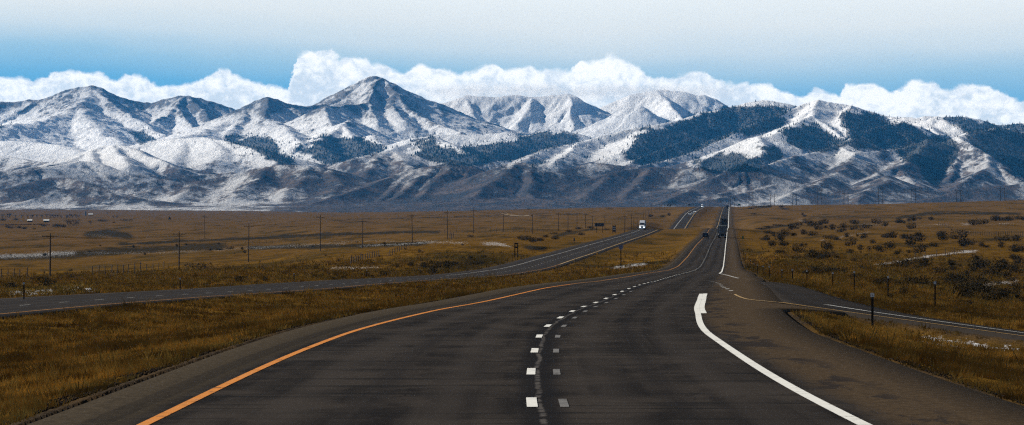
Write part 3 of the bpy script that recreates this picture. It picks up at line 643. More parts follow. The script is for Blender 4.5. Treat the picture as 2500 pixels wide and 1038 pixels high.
# ================================================================ mountains: ridges given as (photo x, photo y, distance km)
# (points, slope, crest rounding m, gully amplitude m)
RID = [
 # far central range, tops in cloud
 ([(1000, 262, 32), (1060, 258, 33), (1105, 250, 33), (1140, 238, 33), (1200, 240, 33), (1260, 236, 33), (1320, 238, 33), (1370, 234, 33), (1387, 231, 33), (1412, 245, 33), (1440, 268, 33), (1470, 300, 33), (1500, 330, 33)], .62, 6, 34),
 ([(1387, 231, 33), (1398, 258, 32.7), (1392, 290, 32.4), (1400, 320, 32.1)], .60, 4, 24),
 ([(1300, 240, 33), (1290, 275, 32.6), (1262, 310, 32.3)], .62, 8, 20),
 ([(1140, 240, 33), (1150, 280, 32.6), (1185, 318, 32.3)], .6, 8, 22),
 ([(1460, 318, 32), (1500, 285, 32), (1530, 268, 32), (1562, 262, 32), (1600, 285, 32), (1640, 312, 32)], .6, 6, 24),
 ([(1450, 275, 35), (1500, 252, 35), (1545, 232, 35), (1600, 222, 35), (1680, 230, 35), (1740, 242, 35), (1775, 262, 35), (1815, 296, 35)], .6, 10, 30),
 ([(1600, 222, 35), (1640, 262, 34.5), (1670, 300, 34)], .6, 8, 20),
 # left massif
 ([(-300, 270, 30), (-150, 258, 30), (0, 254, 30), (60, 250, 30), (100, 247, 30), (130, 238, 30), (165, 222, 30), (200, 215, 30), (225, 213, 30), (250, 218, 30), (290, 238, 30), (330, 252, 30), (370, 257, 30), (400, 247, 30), (430, 239, 30), (455, 237, 30), (490, 245, 30), (520, 252, 30), (560, 268, 30), (620, 285, 30)], .58, 6, 26),
 ([(222, 214, 30), (214, 240, 29.6), (190, 262, 29.1), (150, 284, 28.4), (80, 303, 27.6), (0, 312, 27), (-150, 320, 26.5)], .42, 22, 7),
 ([(222, 214, 30), (262, 250, 29.5), (310, 280, 29), (360, 310, 28.4), (400, 335, 28)], .5, 12, 14),
 ([(190, 262, 29.1), (220, 300, 28.0), (250, 330, 27.4), (300, 352, 26.8)], .36, 30, 6),
 ([(448, 238, 30), (430, 262, 29.6), (405, 285, 29.2), (372, 300, 28.9)], .58, 6, 16),
 ([(455, 237, 30), (500, 275, 29.5), (520, 305, 29)], .58, 8, 18),
 ([(430, 262, 29.6), (455, 300, 29), (470, 322, 28.6)], .55, 8, 14),
 # dark pointed peak
 ([(520, 318, 27), (560, 298, 27.2), (582, 284, 27.3), (602, 267, 27.4), (625, 250, 27.5), (645, 241, 27.5), (660, 238, 27.5), (680, 245, 27.5), (710, 258, 27.5), (740, 262, 27.6), (795, 260, 27.7)], .62, 5, 20),
 ([(655, 239, 27.5), (652, 266, 27.2), (640, 292, 26.9), (640, 318, 26.5)], .55, 5, 12),
 ([(560, 298, 27.2), (520, 318, 26.6), (470, 332, 26), (420, 342, 25.4), (360, 352, 24.8), (300, 362, 24.2)], .34, 25, 6),
 ([(640, 292, 26.9), (690, 310, 26.3), (720, 330, 25.8)], .4, 16, 8),
 ([(600, 268, 27.4), (588, 300, 26.9), (560, 325, 26.4)], .45, 10, 10),
 # great peak
 ([(700, 296, 28), (740, 276, 28), (790, 256, 28), (820, 238, 28), (850, 215, 28), (880, 200, 28), (903, 192, 28), (920, 190, 28), (935, 194, 28), (960, 205, 28), (990, 222, 28), (1030, 249, 28), (1070, 275, 28), (1110, 297, 28), (1150, 315, 28), (1195, 332, 28)], .60, 5, 16),
 ([(932, 192, 28), (912, 216, 27.75), (906, 240, 27.5), (898, 256, 27.3), (868, 258, 27.1), (830, 257, 27), (795, 260, 26.9)], .62, 5, 15),
 ([(898, 256, 27.3), (912, 285, 26.9), (925, 305, 26.6)], .55, 8, 14),
 ([(795, 260, 26.9), (800, 290, 26.3), (815, 318, 25.8)], .55, 8, 16),
 ([(938, 194, 28), (962, 232, 27.7), (992, 262, 27.4), (1030, 290, 27.1), (1080, 312, 26.8), (1130, 328, 26.5)], .52, 6, 10),
 ([(962, 232, 27.7), (958, 262, 27.3), (985, 300, 26.8)], .5, 12, 9),
 # benches and forested spurs below the peaks
 ([(975, 352, 24), (1020, 338, 24), (1070, 330, 24), (1130, 331, 24), (1180, 330, 24), (1232, 325, 24), (1275, 338, 24), (1310, 352, 24)], .30, 30, 5),
 ([(1240, 352, 25), (1290, 332, 25), (1320, 326, 25), (1355, 321, 25), (1400, 327, 25), (1440, 338, 25), (1480, 352, 25)], .34, 30, 8),
 ([(1040, 342, 22.5), (1090, 352, 22), (1140, 372, 21.5), (1180, 392, 21)], .4, 14, 12),
 ([(1230, 352, 23), (1200, 372, 22.3), (1170, 392, 21.6)], .4, 14, 12),
 ([(940, 372, 22), (1003, 350, 22.5), (1040, 342, 22.5), (1063, 336, 22.5)], .4, 14, 10),
 ([(700, 318, 25.5), (722, 340, 24.8), (770, 372, 23.8), (815, 396, 23)], .42, 14, 9),
 ([(856, 296, 26), (833, 308, 25.4), (800, 332, 24.7), (770, 345, 24.2), (740, 352, 24)], .48, 8, 16),
 ([(833, 308, 25.4), (868, 345, 24.4), (905, 365, 23.8)], .5, 8, 16),
 ([(770, 345, 24.2), (800, 372, 23.4), (835, 390, 23)], .45, 10, 12),
 ([(905, 330, 25), (925, 350, 24.2), (950, 372, 23.6)], .4, 20, 8),
 # left middle humps
 ([(-200, 350, 25), (0, 345, 25), (80, 350, 24.8), (150, 358, 24.5), (200, 372, 24), (240, 385, 23.5)], .26, 50, 6),
 ([(-100, 372, 22), (0, 382, 21.8), (60, 392, 21.5), (120, 400, 21)], .25, 40, 6),
 ([(0, 428, 18), (60, 420, 18.3), (120, 408, 18.6), (170, 392, 19), (218, 371, 19.2), (251, 359, 19.3), (285, 356, 19.3), (324, 366, 19.2), (364, 382, 19), (400, 398, 18.8), (440, 415, 18.6)], .36, 14, 12),
 ([(270, 357, 19.3), (300, 385, 18.8), (310, 405, 18.4)], .36, 10, 9),
 ([(218, 371, 19.2), (230, 400, 18.7), (200, 425, 18.2)], .34, 14, 9),
 ([(320, 362, 22.4), (345, 353, 22.4), (404, 344, 22.4), (450, 340, 22.3), (490, 338, 22.2), (526, 343, 22), (566, 349, 21.8), (600, 357, 21.6), (632, 367, 21.3), (665, 385, 21), (700, 407, 20.6), (740, 418, 20.4)], .34, 22, 9),
 ([(526, 343, 22), (540, 375, 21.3), (520, 400, 20.8)], .32, 22, 8),
 ([(450, 340, 22.3), (440, 375, 21.6), (420, 398, 21)], .3, 25, 8),
 # lower left hills
 ([(-100, 440, 17), (0, 424, 17), (81, 411, 17.2), (142, 407, 17.4), (200, 396, 17.6), (230, 400, 17.6)], .3, 20, 9),
 ([(60, 452, 15.8), (121, 436, 16), (170, 436, 16), (215, 448, 15.8)], .3, 16, 8),
 ([(-80, 474, 14.5), (0, 464, 14.6), (53, 455, 14.8), (100, 452, 15), (150, 462, 15)], .3, 14, 7),
 ([(20, 506, 13.6), (80, 488, 13.8), (141, 471, 14), (190, 460, 14.1), (212, 456, 14.1), (226, 450, 14.1), (240, 456, 14.1), (265, 472, 14), (292, 480, 14), (330, 492, 14)], .34, 8, 8),
 ([(330, 452, 16), (400, 440, 16.2), (450, 436, 16.4), (500, 428, 16.6), (560, 424, 16.6)], .3, 18, 8),
 ([(300, 492, 14.3), (340, 474, 14.6), (388, 458, 15), (440, 450, 15.1), (485, 443, 15.2), (560, 431, 15.3), (607, 419, 15.4), (650, 409, 15.4), (708, 407, 15.4), (752, 409, 15.4), (809, 415, 15.4), (850, 426, 15.4), (880, 446, 15.4)], .30, 12, 9),
 ([(752, 409, 15.4), (742, 440, 15), (700, 470, 14.6), (690, 492, 14.3)], .3, 10, 8),
 ([(655, 409, 15.4), (625, 440, 15), (600, 458, 14.8), (575, 480, 14.4)], .3, 10, 7),
 ([(809, 415, 15.4), (830, 445, 15), (815, 470, 14.6)], .3, 12, 8),
 ([(485, 443, 15.2), (450, 470, 14.7), (420, 492, 14.3)], .26, 12, 5),
 # central foothills
 ([(780, 412, 18), (820, 400, 18), (861, 389, 18), (921, 379, 18.2), (970, 371, 18.4), (1010, 378, 18.4), (1060, 386, 18.4), (1110, 396, 18.2), (1150, 410, 18)], .34, 16, 10),
 ([(970, 371, 18.4), (985, 395, 18), (1010, 412, 17.6)], .34, 10, 9),
 ([(921, 379, 18.2), (915, 405, 17.8), (890, 425, 17.4)], .32, 12, 9),
 ([(740, 508, 13.6), (800, 487, 14), (861, 466, 14.4), (921, 448, 14.8), (974, 428, 15.1), (1014, 417, 15.2), (1059, 409, 15.2), (1085, 404, 15.2), (1107, 401, 15.2), (1130, 405, 15.2), (1152, 413, 15.2), (1190, 424, 15.2)], .32, 9, 10),
 ([(1014, 417, 15.2), (985, 440, 14.9), (955, 465, 14.6), (930, 487, 14.2)], .34, 6, 6),
 ([(1065, 408, 15.2), (1035, 432, 14.9), (1000, 458, 14.6), (965, 484, 14.2)], .34, 6, 6),
 ([(1107, 401, 15.2), (1080, 430, 14.9), (1050, 458, 14.6), (1030, 486, 14.2)], .34, 6, 7),
 ([(1152, 413, 15.2), (1125, 440, 14.9), (1105, 465, 14.6), (1100, 486, 14.3)], .34, 6, 7),
 ([(1170, 428, 14.8), (1213, 415, 14.8), (1245, 403, 14.8), (1277, 401, 14.8), (1310, 411, 14.8), (1338, 424, 14.8), (1370, 445, 14.8)], .36, 9, 9),
 ([(1255, 402, 14.8), (1225, 430, 14.5), (1190, 455, 14.2), (1160, 480, 13.9)], .34, 6, 8),
 ([(1290, 404, 14.8), (1300, 440, 14.5), (1290, 468, 14.2), (1300, 488, 13.9)], .34, 7, 9),
 ([(1338, 426, 15.6), (1399, 411, 15.8), (1447, 399, 16), (1488, 402, 16), (1530, 408, 16), (1570, 418, 15.8)], .34, 9, 9),
 ([(1360, 465, 14.4), (1395, 452, 14.5), (1431, 443, 14.6), (1488, 424, 14.8), (1548, 415, 15), (1593, 413, 15), (1640, 415, 15), (1681, 418, 15), (1721, 412, 15), (1755, 420, 15)], .32, 9, 10),
 ([(1593, 413, 15), (1560, 445, 14.6), (1530, 475, 14.2), (1520, 492, 14)], .32, 8, 8),
 ([(1488, 424, 14.8), (1460, 455, 14.4), (1430, 480, 14)], .32, 8, 8),
 ([(1681, 418, 15), (1660, 450, 14.7), (1620, 478, 14.3)], .32, 8, 8),
 ([(1740, 440, 14.2), (1774, 424, 14.3), (1818, 404, 14.4), (1843, 420, 14.4), (1860, 440, 14.4)], .36, 7, 8),
 # forested range on the right
 ([(1230, 420, 20), (1271, 399, 20.4), (1318, 367, 21), (1366, 358, 21.2), (1411, 350, 21.4), (1467, 335, 21.6), (1528, 320, 21.8), (1589, 309, 22), (1650, 297, 22.2), (1721, 276, 22.4), (1794, 260, 22.6), (1827, 252, 22.6), (1859, 247, 22.6), (1899, 252, 22.6), (1944, 260, 22.6), (2000, 268, 22.6)], .42, 18, 12),
 ([(1411, 350, 21.4), (1385, 375, 20.8), (1350, 402, 20.2)], .4, 7, 7),
 ([(1590, 309, 22), (1560, 345, 21.2), (1520, 375, 20.6)], .34, 20, 10),
 ([(1540, 402, 20), (1600, 372, 20.2), (1640, 356, 20.4), (1677, 343, 20.6), (1700, 352, 20.6)], .36, 10, 8),
 ([(1480, 420, 19), (1545, 412, 19.2), (1600, 401, 19.5), (1653, 387, 19.8), (1693, 371, 20), (1742, 350, 20.2), (1802, 318, 20.5), (1851, 297, 20.8), (1903, 280, 21), (1944, 265, 21.2), (1976, 253, 21.3), (2001, 247, 21.3), (2037, 254, 21.3), (2077, 260, 21.3), (2126, 273, 21.3), (2166, 285, 21.3), (2227, 289, 21.2), (2264, 297, 21.1), (2284, 286, 21), (2312, 298, 20.9), (2345, 310, 20.8), (2380, 330, 20.7)], .44, 12, 12),
 ([(2001, 247, 21.3), (1984, 270, 21), (1990, 290, 20.8), (2017, 305, 20.6), (2040, 330, 20.3), (2075, 348, 20)], .46, 6, 10),
 ([(1988, 284, 20.9), (1944, 302, 20.4), (1903, 325, 20), (1875, 336, 19.8)], .42, 8, 10),
 ([(2077, 260, 21.3), (2060, 300, 20.7), (2078, 335, 20.3)], .42, 10, 12),
 ([(2264, 298, 21.1), (2290, 330, 20.5), (2300, 350, 20.2)], .42, 10, 10),
 ([(1700, 405, 18.6), (1740, 385, 18.8), (1782, 367, 19), (1818, 343, 19), (1851, 333, 19), (1883, 337, 19), (1916, 349, 19), (1948, 363, 19), (1984, 376, 19)], .40, 12, 11),
 ([(1851, 333, 19), (1862, 365, 18.5), (1850, 395, 18)], .4, 10, 10),
 ([(2070, 345, 19.5), (2110, 325, 19.6), (2150, 308, 19.7), (2200, 298, 19.8), (2240, 312, 19.8), (2268, 338, 19.8)], .42, 12, 12),
 ([(2227, 292, 24), (2260, 286, 24), (2308, 288, 24), (2341, 286, 24), (2389, 294, 24), (2417, 305, 24), (2450, 309, 24), (2520, 300, 24), (2700, 300, 24)], .4, 14, 10),
 ([(2330, 345, 19), (2361, 327, 19.2), (2393, 317, 19.4), (2442, 317, 19.5), (2500, 325, 19.6), (2600, 330, 19.7), (2800, 340, 19.7)], .42, 14, 12),
 # brown front ridges on the right
 ([(1560, 508, 13), (1600, 500, 13.2), (1661, 476, 13.8), (1721, 457, 14.4), (1774, 443, 15), (1827, 423, 15.6), (1883, 401, 16.2), (1944, 383, 16.8), (2005, 371, 17.3), (2045, 358, 17.6), (2073, 348, 17.9), (2086, 340, 18.2)], .36, 8, 9),
 ([(2050, 362, 17.6), (2086, 375, 17.2), (2080, 398, 16.7), (2045, 424, 16), (2010, 440, 15.6), (1965, 462, 15), (1930, 482, 14.5)], .36, 7, 9),
 ([(2086, 375, 17.2), (2150, 372, 17.4), (2200, 366, 17.6), (2240, 352, 17.9)], .38, 8, 10),
 ([(2268, 342, 18), (2250, 365, 17.5), (2231, 387, 17), (2195, 412, 16.4), (2150, 424, 16), (2120, 438, 15.6), (2070, 466, 15), (2050, 488, 14.5)], .38, 7, 10),
 ([(2195, 412, 16.4), (2220, 440, 15.8), (2260, 468, 15.2)], .36, 8, 9),
 ([(2400, 325, 19), (2336, 338, 18.4), (2369, 358, 17.8), (2409, 379, 17.3), (2417, 391, 17), (2393, 422, 16.4), (2361, 440, 15.9), (2320, 464, 15.3), (2290, 482, 14.8)], .38, 6, 9),
 ([(2409, 379, 17.3), (2450, 422, 16.6), (2500, 446, 16.2), (2600, 470, 16)], .38, 7, 9),
 ([(2332, 340, 18.4), (2338, 372, 17.8), (2330, 410, 17), (2318, 440, 16.4)], .42, 5, 9),
 ([(2340, 456, 15), (2369, 437, 15.2), (2400, 448, 15.2), (2440, 465, 15)], .34, 8, 7),
 ([(2230, 492, 13.4), (2288, 482, 13.6), (2369, 464, 13.8), (2450, 455, 14), (2520, 448, 14.1), (2700, 440, 14.2)], .22, 14, 6),
 ([(1750, 478, 13.8), (1800, 462, 14.2), (1850, 445, 14.6), (1900, 430, 15)], .3, 10, 8),
 ([(1690, 496, 13.1), (1760, 484, 13.4), (1830, 470, 13.8), (1900, 452, 14.3)], .28, 10, 7),
 ([(1900, 488, 13.4), (1945, 470, 13.9), (1990, 452, 14.4), (2025, 436, 14.9)], .32, 8, 7),
 ([(2090, 492, 13.4), (2110, 470, 13.9), (2160, 450, 14.3), (2165, 430, 15)], .34, 7, 8),
 ([(1350, 500, 13.1), (1300, 484, 13.2), (1250, 482, 13.3), (1180, 488, 13.2), (1080, 497, 13.1)], .10, 30, 2),
]
mc = np.concatenate([np.arange(-1300, -60, 22), np.arange(-60, 2560, 2.9), np.arange(2560, 3800, 22)])
mr = np.concatenate([np.arange(9500, 12500, 60.0), np.arange(12500, 16500, 11.0), np.arange(16500, 25000, 15.0), np.arange(25000, 30500, 14.0), np.arange(30500, 36500, 20.0)])
MP, MD = np.meshgrid(mc, mr); MX = (MP-CX)/F*MD
floor_y = pchip([9500, 11000, 12500, 13500, 15000, 17000, 20000, 24000, 30000, 36500], [545, 530, 517, 511.5, 507, 496, 482, 462, 432, 420])
fl1 = (CY-floor_y(mr))/F*mr
leftw = sstep(300, 900, MP)*1.0
MZ0 = fl1[:, None]*np.ones_like(MX)+fbm(MX/1100, MD/1100, 4)*14*sstep(13000, 15000, MD)
MZ = MZ0.copy()
wx = MX+26*fbm(MX/420, MD/420, 3); wd_ = MD+60*fbm(MX/420+9, MD/420+4, 3)
for pts_, slope, rnd, gul in RID:
    near_ = pts_[0][2] < 20.5
    slope = slope*(1.45 if near_ else 1.15); gul = gul*(1.45 if near_ else 1.25); rnd = rnd*0.8
    P = np.array([((px-CX)/F*k*1000, k*1000, (CY-y)/F*k*1000) for px, y, k in pts_])
    hh = P[:, 2].max()
    reach = min(2600, (hh+40)/slope*1.5)
    r0, r1 = np.searchsorted(mr, (P[:, 1].min()-reach, P[:, 1].max()+reach))
    r0 = max(r0, 0)
    if r1 <= r0: continue
    dm = P[:, 1].min()
    pl = CX+F*(P[:, 0].min()-reach)/dm if P[:, 0].min()-reach < 0 else CX+F*(P[:, 0].min()-reach)/(P[:, 1].max()+reach)
    pr_ = CX+F*(P[:, 0].max()+reach)/(dm-min(reach, dm*.3)) if P[:, 0].max()+reach > 0 else CX+F*(P[:, 0].max()+reach)/(P[:, 1].max()+reach)
    c0, c1 = np.searchsorted(mc, (pl-60, pr_+60))
    if c1 <= c0: continue
    xs = wx[r0:r1, c0:c1]; ds = wd_[r0:r1, c0:c1]
    best = np.full(xs.shape, -1e9); bt = np.zeros(xs.shape); bs = np.zeros(xs.shape)
    # warp offset at the ridge itself is removed so that the crest stays where it was measured
    acc = 0
    zb = MZ0[r0:r1, c0:c1]
    for i in range(len(P)-1):
        ax, ay, az_ = P[i]; bx, by, bz = P[i+1]; ux, uy = bx-ax, by-ay; L2 = ux*ux+uy*uy; L = math.sqrt(L2)
        t = np.clip(((xs-ax)*ux+(ds-ay)*uy)/L2, 0, 1)
        dx = xs-(ax+t*ux); dy = ds-(ay+t*uy); dist = np.sqrt(dx*dx+dy*dy)
        zr_ = az_+t*(bz-az_)
        f = np.sqrt(dist*dist+rnd*rnd)-rnd
        hgt = np.maximum(zr_-zb, 1)
        z = zb+hgt*np.exp(-slope*f/hgt*0.92) if True else 0
        z = np.where(f*slope < hgt*3.5, z, zb)
        side = np.sign(ux*(ds-ay)-uy*(xs-ax))
        up = z > best
        best = np.where(up, z, best); bt = np.where(up, acc+t*L+side*5000, bt); bs = np.where(up, f, bs)
        acc += L
    g1 = 1-2*np.abs(perlin(bt/(gul*9+30)+bs*.0008, bs/1100.0+hh*.01)); g2 = 1-2*np.abs(perlin(bt/(gul*3.2+12)+7+bs*.002, bs/420.0+3))
    env = (1-np.exp(-bs/70.0))*np.clip((best-zb)/120, 0, 1)
    best = best+gul*(0.75*g1-0.35)*env+gul*0.36*g2*env
    cur = MZ[r0:r1, c0:c1]; k = 14.0
    hk = np.maximum(k-np.abs(cur-best), 0)/k
    MZ[r0:r1, c0:c1] = np.maximum(cur, best)+hk*hk*k*0.2*np.where(bs < 40, 0.0, 1.0)
rel = np.clip((MZ-MZ0)/150, 0, 1)
hi = sstep(24500, 27000, MD)
detail = ridged(MX/330+3, MD/330, 5, .55)*(9+13*hi)+fbm(MX/70, MD/70, 3, .6)*(2.8+3.5*hi)
MZ = MZ+detail*(0.25+0.75*rel)*sstep(12900, 13800, MD)
MY_ = CY-F*MZ/MD

# ---- cover: snow and forest
SY = [200, 260, 310, 350, 390, 420, 450, 480, 510]; SX = [0, 300, 600, 900, 1200, 1500, 1800, 2100, 2500]
ST = np.array([[.62, .60, .42, .66, .75, .82, .9, .95, .9], [.55, .55, .36, .52, .66, .72, .95, .95, .9], [.95, .80, .70, .78, .66, .74, .86, .86, .82], [.92, .86, .82, .86, .84, .80, .80, .74, .70],
      [.66, .74, .72, .52, .56, .62, .62, .50, .48], [.50, .56, .50, .36, .34, .36, .44, .42, .44], [.40, .42, .50, .30, .26, .26, .40, .40, .40], [.46, .48, .52, .22, .18, .22, .48, .36, .36], [.48, .52, .48, .12, .08, .12, .50, .30, .30]])
ST[5:] = ST[5:]*np.array([.98, .95, .95, .95])[:, None]
yi = np.interp(MY_, SY, np.arange(9)); xi = np.interp(MP, SX, np.arange(9))
y0 = np.minimum(yi.astype(int), 7); x0 = np.minimum(xi.astype(int), 7); fy = yi-y0; fx = xi-x0
S = ST[y0, x0]*(1-fy)*(1-fx)+ST[y0+1, x0]*fy*(1-fx)+ST[y0, x0+1]*(1-fy)*fx+ST[y0+1, x0+1]*fy*fx
gx = np.gradient(MZ, axis=1)/np.maximum(np.gradient(MX, axis=1), .1); gyy = np.gradient(MZ, axis=0)/np.gradient(MD, axis=0)
steep = np.sqrt(gx*gx+gyy*gyy)
# curvature: hollows keep snow
lap = np.zeros_like(MZ)
for s_ in (3, 8):
    lap[s_:-s_, s_:-s_] += (MZ[:-2*s_, s_:-s_]+MZ[2*s_:, s_:-s_]+MZ[s_:-s_, :-2*s_]+MZ[s_:-s_, 2*s_:]-4*MZ[s_:-s_, s_:-s_])/(s_*6.0)
streak = fbm(MX/120, MD/900, 5, .6)
nS = fbm(MX/260+40, MD/700+3, 5, .62)
snow = S + 0.42*nS + 0.30*streak + 0.05*np.clip(lap, -3, 3) - 0.32*np.clip(steep-0.42, -.3, 1)*np.where(MY_ < 330, 1.0, .3) + 0.10*np.sign(-gx)*0
snow = snow+0.26*sstep(30000, 31500, MD)*sstep(900, 1050, MP)  # extra white painted into the far central peaks to imitate their fade into cloud
forest = np.zeros_like(MZ)
FOR = [
 [(1560, 330), (1600, 318), (1640, 303), (1721, 279), (1794, 263), (1850, 268), (1944, 264), (1903, 281), (1851, 297), (1802, 317), (1742, 349), (1700, 366), (1660, 380), (1600, 392), (1540, 392)],
 [(1810, 322), (1851, 302), (1915, 285), (1922, 297), (1890, 315), (1840, 330), (1815, 338)],
 [(1907, 324), (1944, 310), (1984, 310), (2017, 320), (2037, 335), (2077, 343), (2041, 363), (1984, 373), (1944, 359), (1916, 343)],
 [(2057, 276), (2122, 280), (2154, 286), (2164, 298), (2142, 318), (2086, 339), (2065, 318)],
 [(2086, 339), (2150, 310), (2207, 298), (2247, 318), (2272, 339), (2247, 363), (2187, 359), (2166, 367), (2077, 363)],
 [(2288, 335), (2332, 343), (2340, 375), (2304, 424), (2288, 456), (2264, 444), (2247, 403), (2191, 383), (2207, 359), (2264, 343)],
 [(2357, 331), (2393, 320), (2520, 330), (2560, 460), (2500, 436), (2450, 403), (2409, 375), (2369, 351)],
 [(1673, 391), (1734, 389), (1770, 379), (1794, 375), (1859, 399), (1863, 420), (1762, 420), (1717, 412)],
 [(1851, 351), (1891, 351), (1920, 383), (1883, 399), (1859, 383)],
 [(1600, 371), (1681, 343), (1697, 359), (1600, 399), (1540, 400)],
 [(2227, 284), (2341, 286), (2417, 306), (2560, 300), (2560, 318), (2400, 316), (2360, 325), (2340, 306), (2300, 290)],
 [(2017, 379), (2070, 363), (2078, 383), (2029, 391)],
 [(1003, 373), (1040, 345), (1090, 368), (1130, 370), (1180, 390), (1200, 395), (1170, 408), (1110, 405), (1050, 395)],
 [(1172, 351), (1205, 355), (1237, 351), (1286, 331), (1366, 322), (1431, 339), (1399, 351), (1326, 363), (1286, 379), (1245, 395), (1205, 391), (1144, 399), (1136, 359)],
 [(800, 327), (840, 343), (893, 343), (946, 359), (938, 371), (881, 383), (800, 399), (770, 380)],
 [(534, 339), (607, 335), (663, 339), (680, 359), (672, 379), (708, 383), (728, 403), (688, 403), (607, 359)],
 [(752, 359), (789, 339), (850, 339), (850, 383), (801, 399), (760, 379), (700, 355)],
 [(316, 320), (344, 320), (388, 343), (344, 353), (320, 339)], [(785, 298), (809, 298), (793, 314)],
 [(1176, 333), (1200, 324), (1240, 322), (1200, 330)], [(1008, 345), (1070, 328), (1080, 340), (1020, 352)], [(-60, 305), (0, 304), (24, 311), (0, 316)], [(290, 290), (330, 283), (360, 296), (300, 298)], [(470, 350), (560, 346), (570, 360), (500, 362)],
 [(1240, 412), (1300, 395), (1380, 372), (1360, 396), (1320, 418)], [(1480, 400), (1560, 372), (1600, 380), (1560, 410)],
]
FW = [1, .9, 1, 1, .9, 1, .85, .9, .8, .6, .9, .5, .85, .95, .8, .95, .75, .8, .8, .8, .7, .8, .35, .2, .3, .35]
nF = fbm(MX/110+5, MD/260, 4, .6)
for poly, fwt in zip(FOR, FW):
    for jx, jy in ((0, 0), (9, 5), (-9, 4), (6, -6), (-6, -4)):
        m_ = inpoly(MP+jx+14*nF, MY_+jy+8*nF, poly)
        forest = np.maximum(forest, 0) + m_*(fwt*0.2)
fsoft = np.zeros_like(MZ)
for poly, fwt in zip(FOR, FW):
    for jx, jy in ((24, 4), (-24, 6), (12, 12), (-12, -11), (0, 17), (4, -15), (34, 2), (-34, 8)):
        fsoft += inpoly(MP+jx+22*nF, MY_+jy+10*nF, poly)*(fwt*.125)
forest = np.minimum(forest, 1.0)
# scattered trees on the right range and below the peaks
scat = np.where((MP > 1290) & (MY_ > 285) & (MY_ < 430) & (MD > 17500), 0.10, 0)+np.where((MP > 1950) & (MY_ > 345) & (MY_ < 470) & (MD > 14500), 0.06, 0)+np.where((MP > 500) & (MP < 1250) & (MY_ > 325) & (MY_ < 385) & (MD > 19000), 0.08, 0)
scat = scat*sstep(-0.1, 0.35, fbm(MX/160+80, MD/300, 4))*2
fa = sstep(0.34, 0.60, forest*.75+fsoft*.5+0.6*nF)*sstep(0.05, .3, forest+fsoft)

def mountain_material():
    m, N, b = mat_new("mountain_slopes")
    tc = N.new('ShaderNodeTexCoord'); P = tc.outputs['Object']
    Pk = N.scalev(P, (.001, .001, .001))
    Pst = N.scalev(P, (.001, .00028, .001))
    n1_ = N.noise(Pk, 9.0, 7, .65); n2_ = N.noise(Pst, 26.0, 6, .7); n3_ = N.noise(Pk, 60.0, 5, .75)
    sn = N.attr('snow').outputs['Fac']
    v = N.math('ADD', sn, N.math('ADD', N.math('MULTIPLY', N.math('SUBTRACT', n2_, .5), .85), N.math('MULTIPLY', N.math('SUBTRACT', n3_, .5), .45)))
    f = N.mapr(v, .36, .60)
    rock = N.mix(N.mapr(n1_, .35, .65), (0.080, 0.090, 0.105), (0.19, 0.185, 0.185))
    grass = N.mix(N.mapr(n1_, .35, .65), (0.050, 0.053, 0.063), (0.128, 0.104, 0.094))
    grass = N.mix(N.mapr(n2_, .45, .62, 0, .75), grass, (0.038, 0.046, 0.056))
    c = N.mix(N.attr('high').outputs['Fac'], grass, rock)
    snc = N.mix(N.mapr(n3_, .3, .7), (0.84, 0.85, 0.86), (0.93, 0.92, 0.90))
    c = N.mix(N.math('MULTIPLY', f, N.attr('smax').outputs['Fac']), c, snc)
    c = N.mix(N.math('MULTIPLY', N.attr('forest').outputs['Fac'], .86), c, (0.005, 0.011, 0.013))
    N.put(b.inputs['Base Color'], c); b.inputs['Roughness'].default_value = 1.0; b.inputs['Specular IOR Level'].default_value = 0.0
    bp = N.new('ShaderNodeBump'); bp.inputs['Strength'].default_value = 1.0; bp.inputs['Distance'].default_value = 14.0
    N.put(bp.inputs['Height'], N.math('ADD', n2_, N.math('MULTIPLY', n3_, .5))); N.put(b.inputs['Normal'], bp.outputs[0])
    return m
MM = mountain_material()
ks = int(np.searchsorted(mr, 30600))
for nm_, r_ in (('mountains', slice(0, ks)), ('far_mountains', slice(ks+3, len(mr)))):
    X_, D_, Z_ = MX[r_], MD[r_], MZ[r_]
    mount = struct(mesh_obj(nm_, np.stack([X_, D_, Z_], -1).reshape(-1, 3), grid_faces(X_.shape[0], X_.shape[1]), MM, smooth=True))
    vattr(mount, 'snow', snow[r_]); vattr(mount, 'forest', fa[r_])
    vattr(mount, 'high', (sstep(25000, 26500, MD)*sstep(335, 290, MY_))[r_])
    vattr(mount, 'smax', np.clip(0.50+1.15*(S-0.42), 0.32, 1.0)[r_])

# ---- conifers
runmin = np.minimum.accumulate(np.concatenate([np.full((1, MP.shape[1]), 2000.0), MY_[:-1]]), 0)
vis = MY_ < runmin+1.0
dens = np.clip(fa*1.0+scat*(1-fa)*.35+np.clip(fsoft, 0, 1)*.30*(1-fa), 0, 1)
cand = vis & (MP > -60) & (MP < 2560) & (dens > 0.01)
ii = np.nonzero(cand)
rg = np.random.RandomState(5)
# probability proportional to image area covered by the vertex cell
dyv = np.clip(runmin-MY_, 0, 4)[ii]+.25
pr = dens[ii]*dyv*0.20
ch = rg.rand(len(pr)) < pr
tr_, tc_ = ii[0][ch], ii[1][ch]
print('trees', len(tr_))
NT_ = len(tr_)
bx = MX[tr_, tc_]+rg.uniform(-4, 4, NT_); bd = MD[tr_, tc_]+rg.uniform(-5, 5, NT_); bz = MZ[tr_, tc_]-1.5
H = rg.uniform(7, 15, NT_)*(0.8+.4*(bd > 19000)); Wd = H*rg.uniform(.20, .30, NT_)
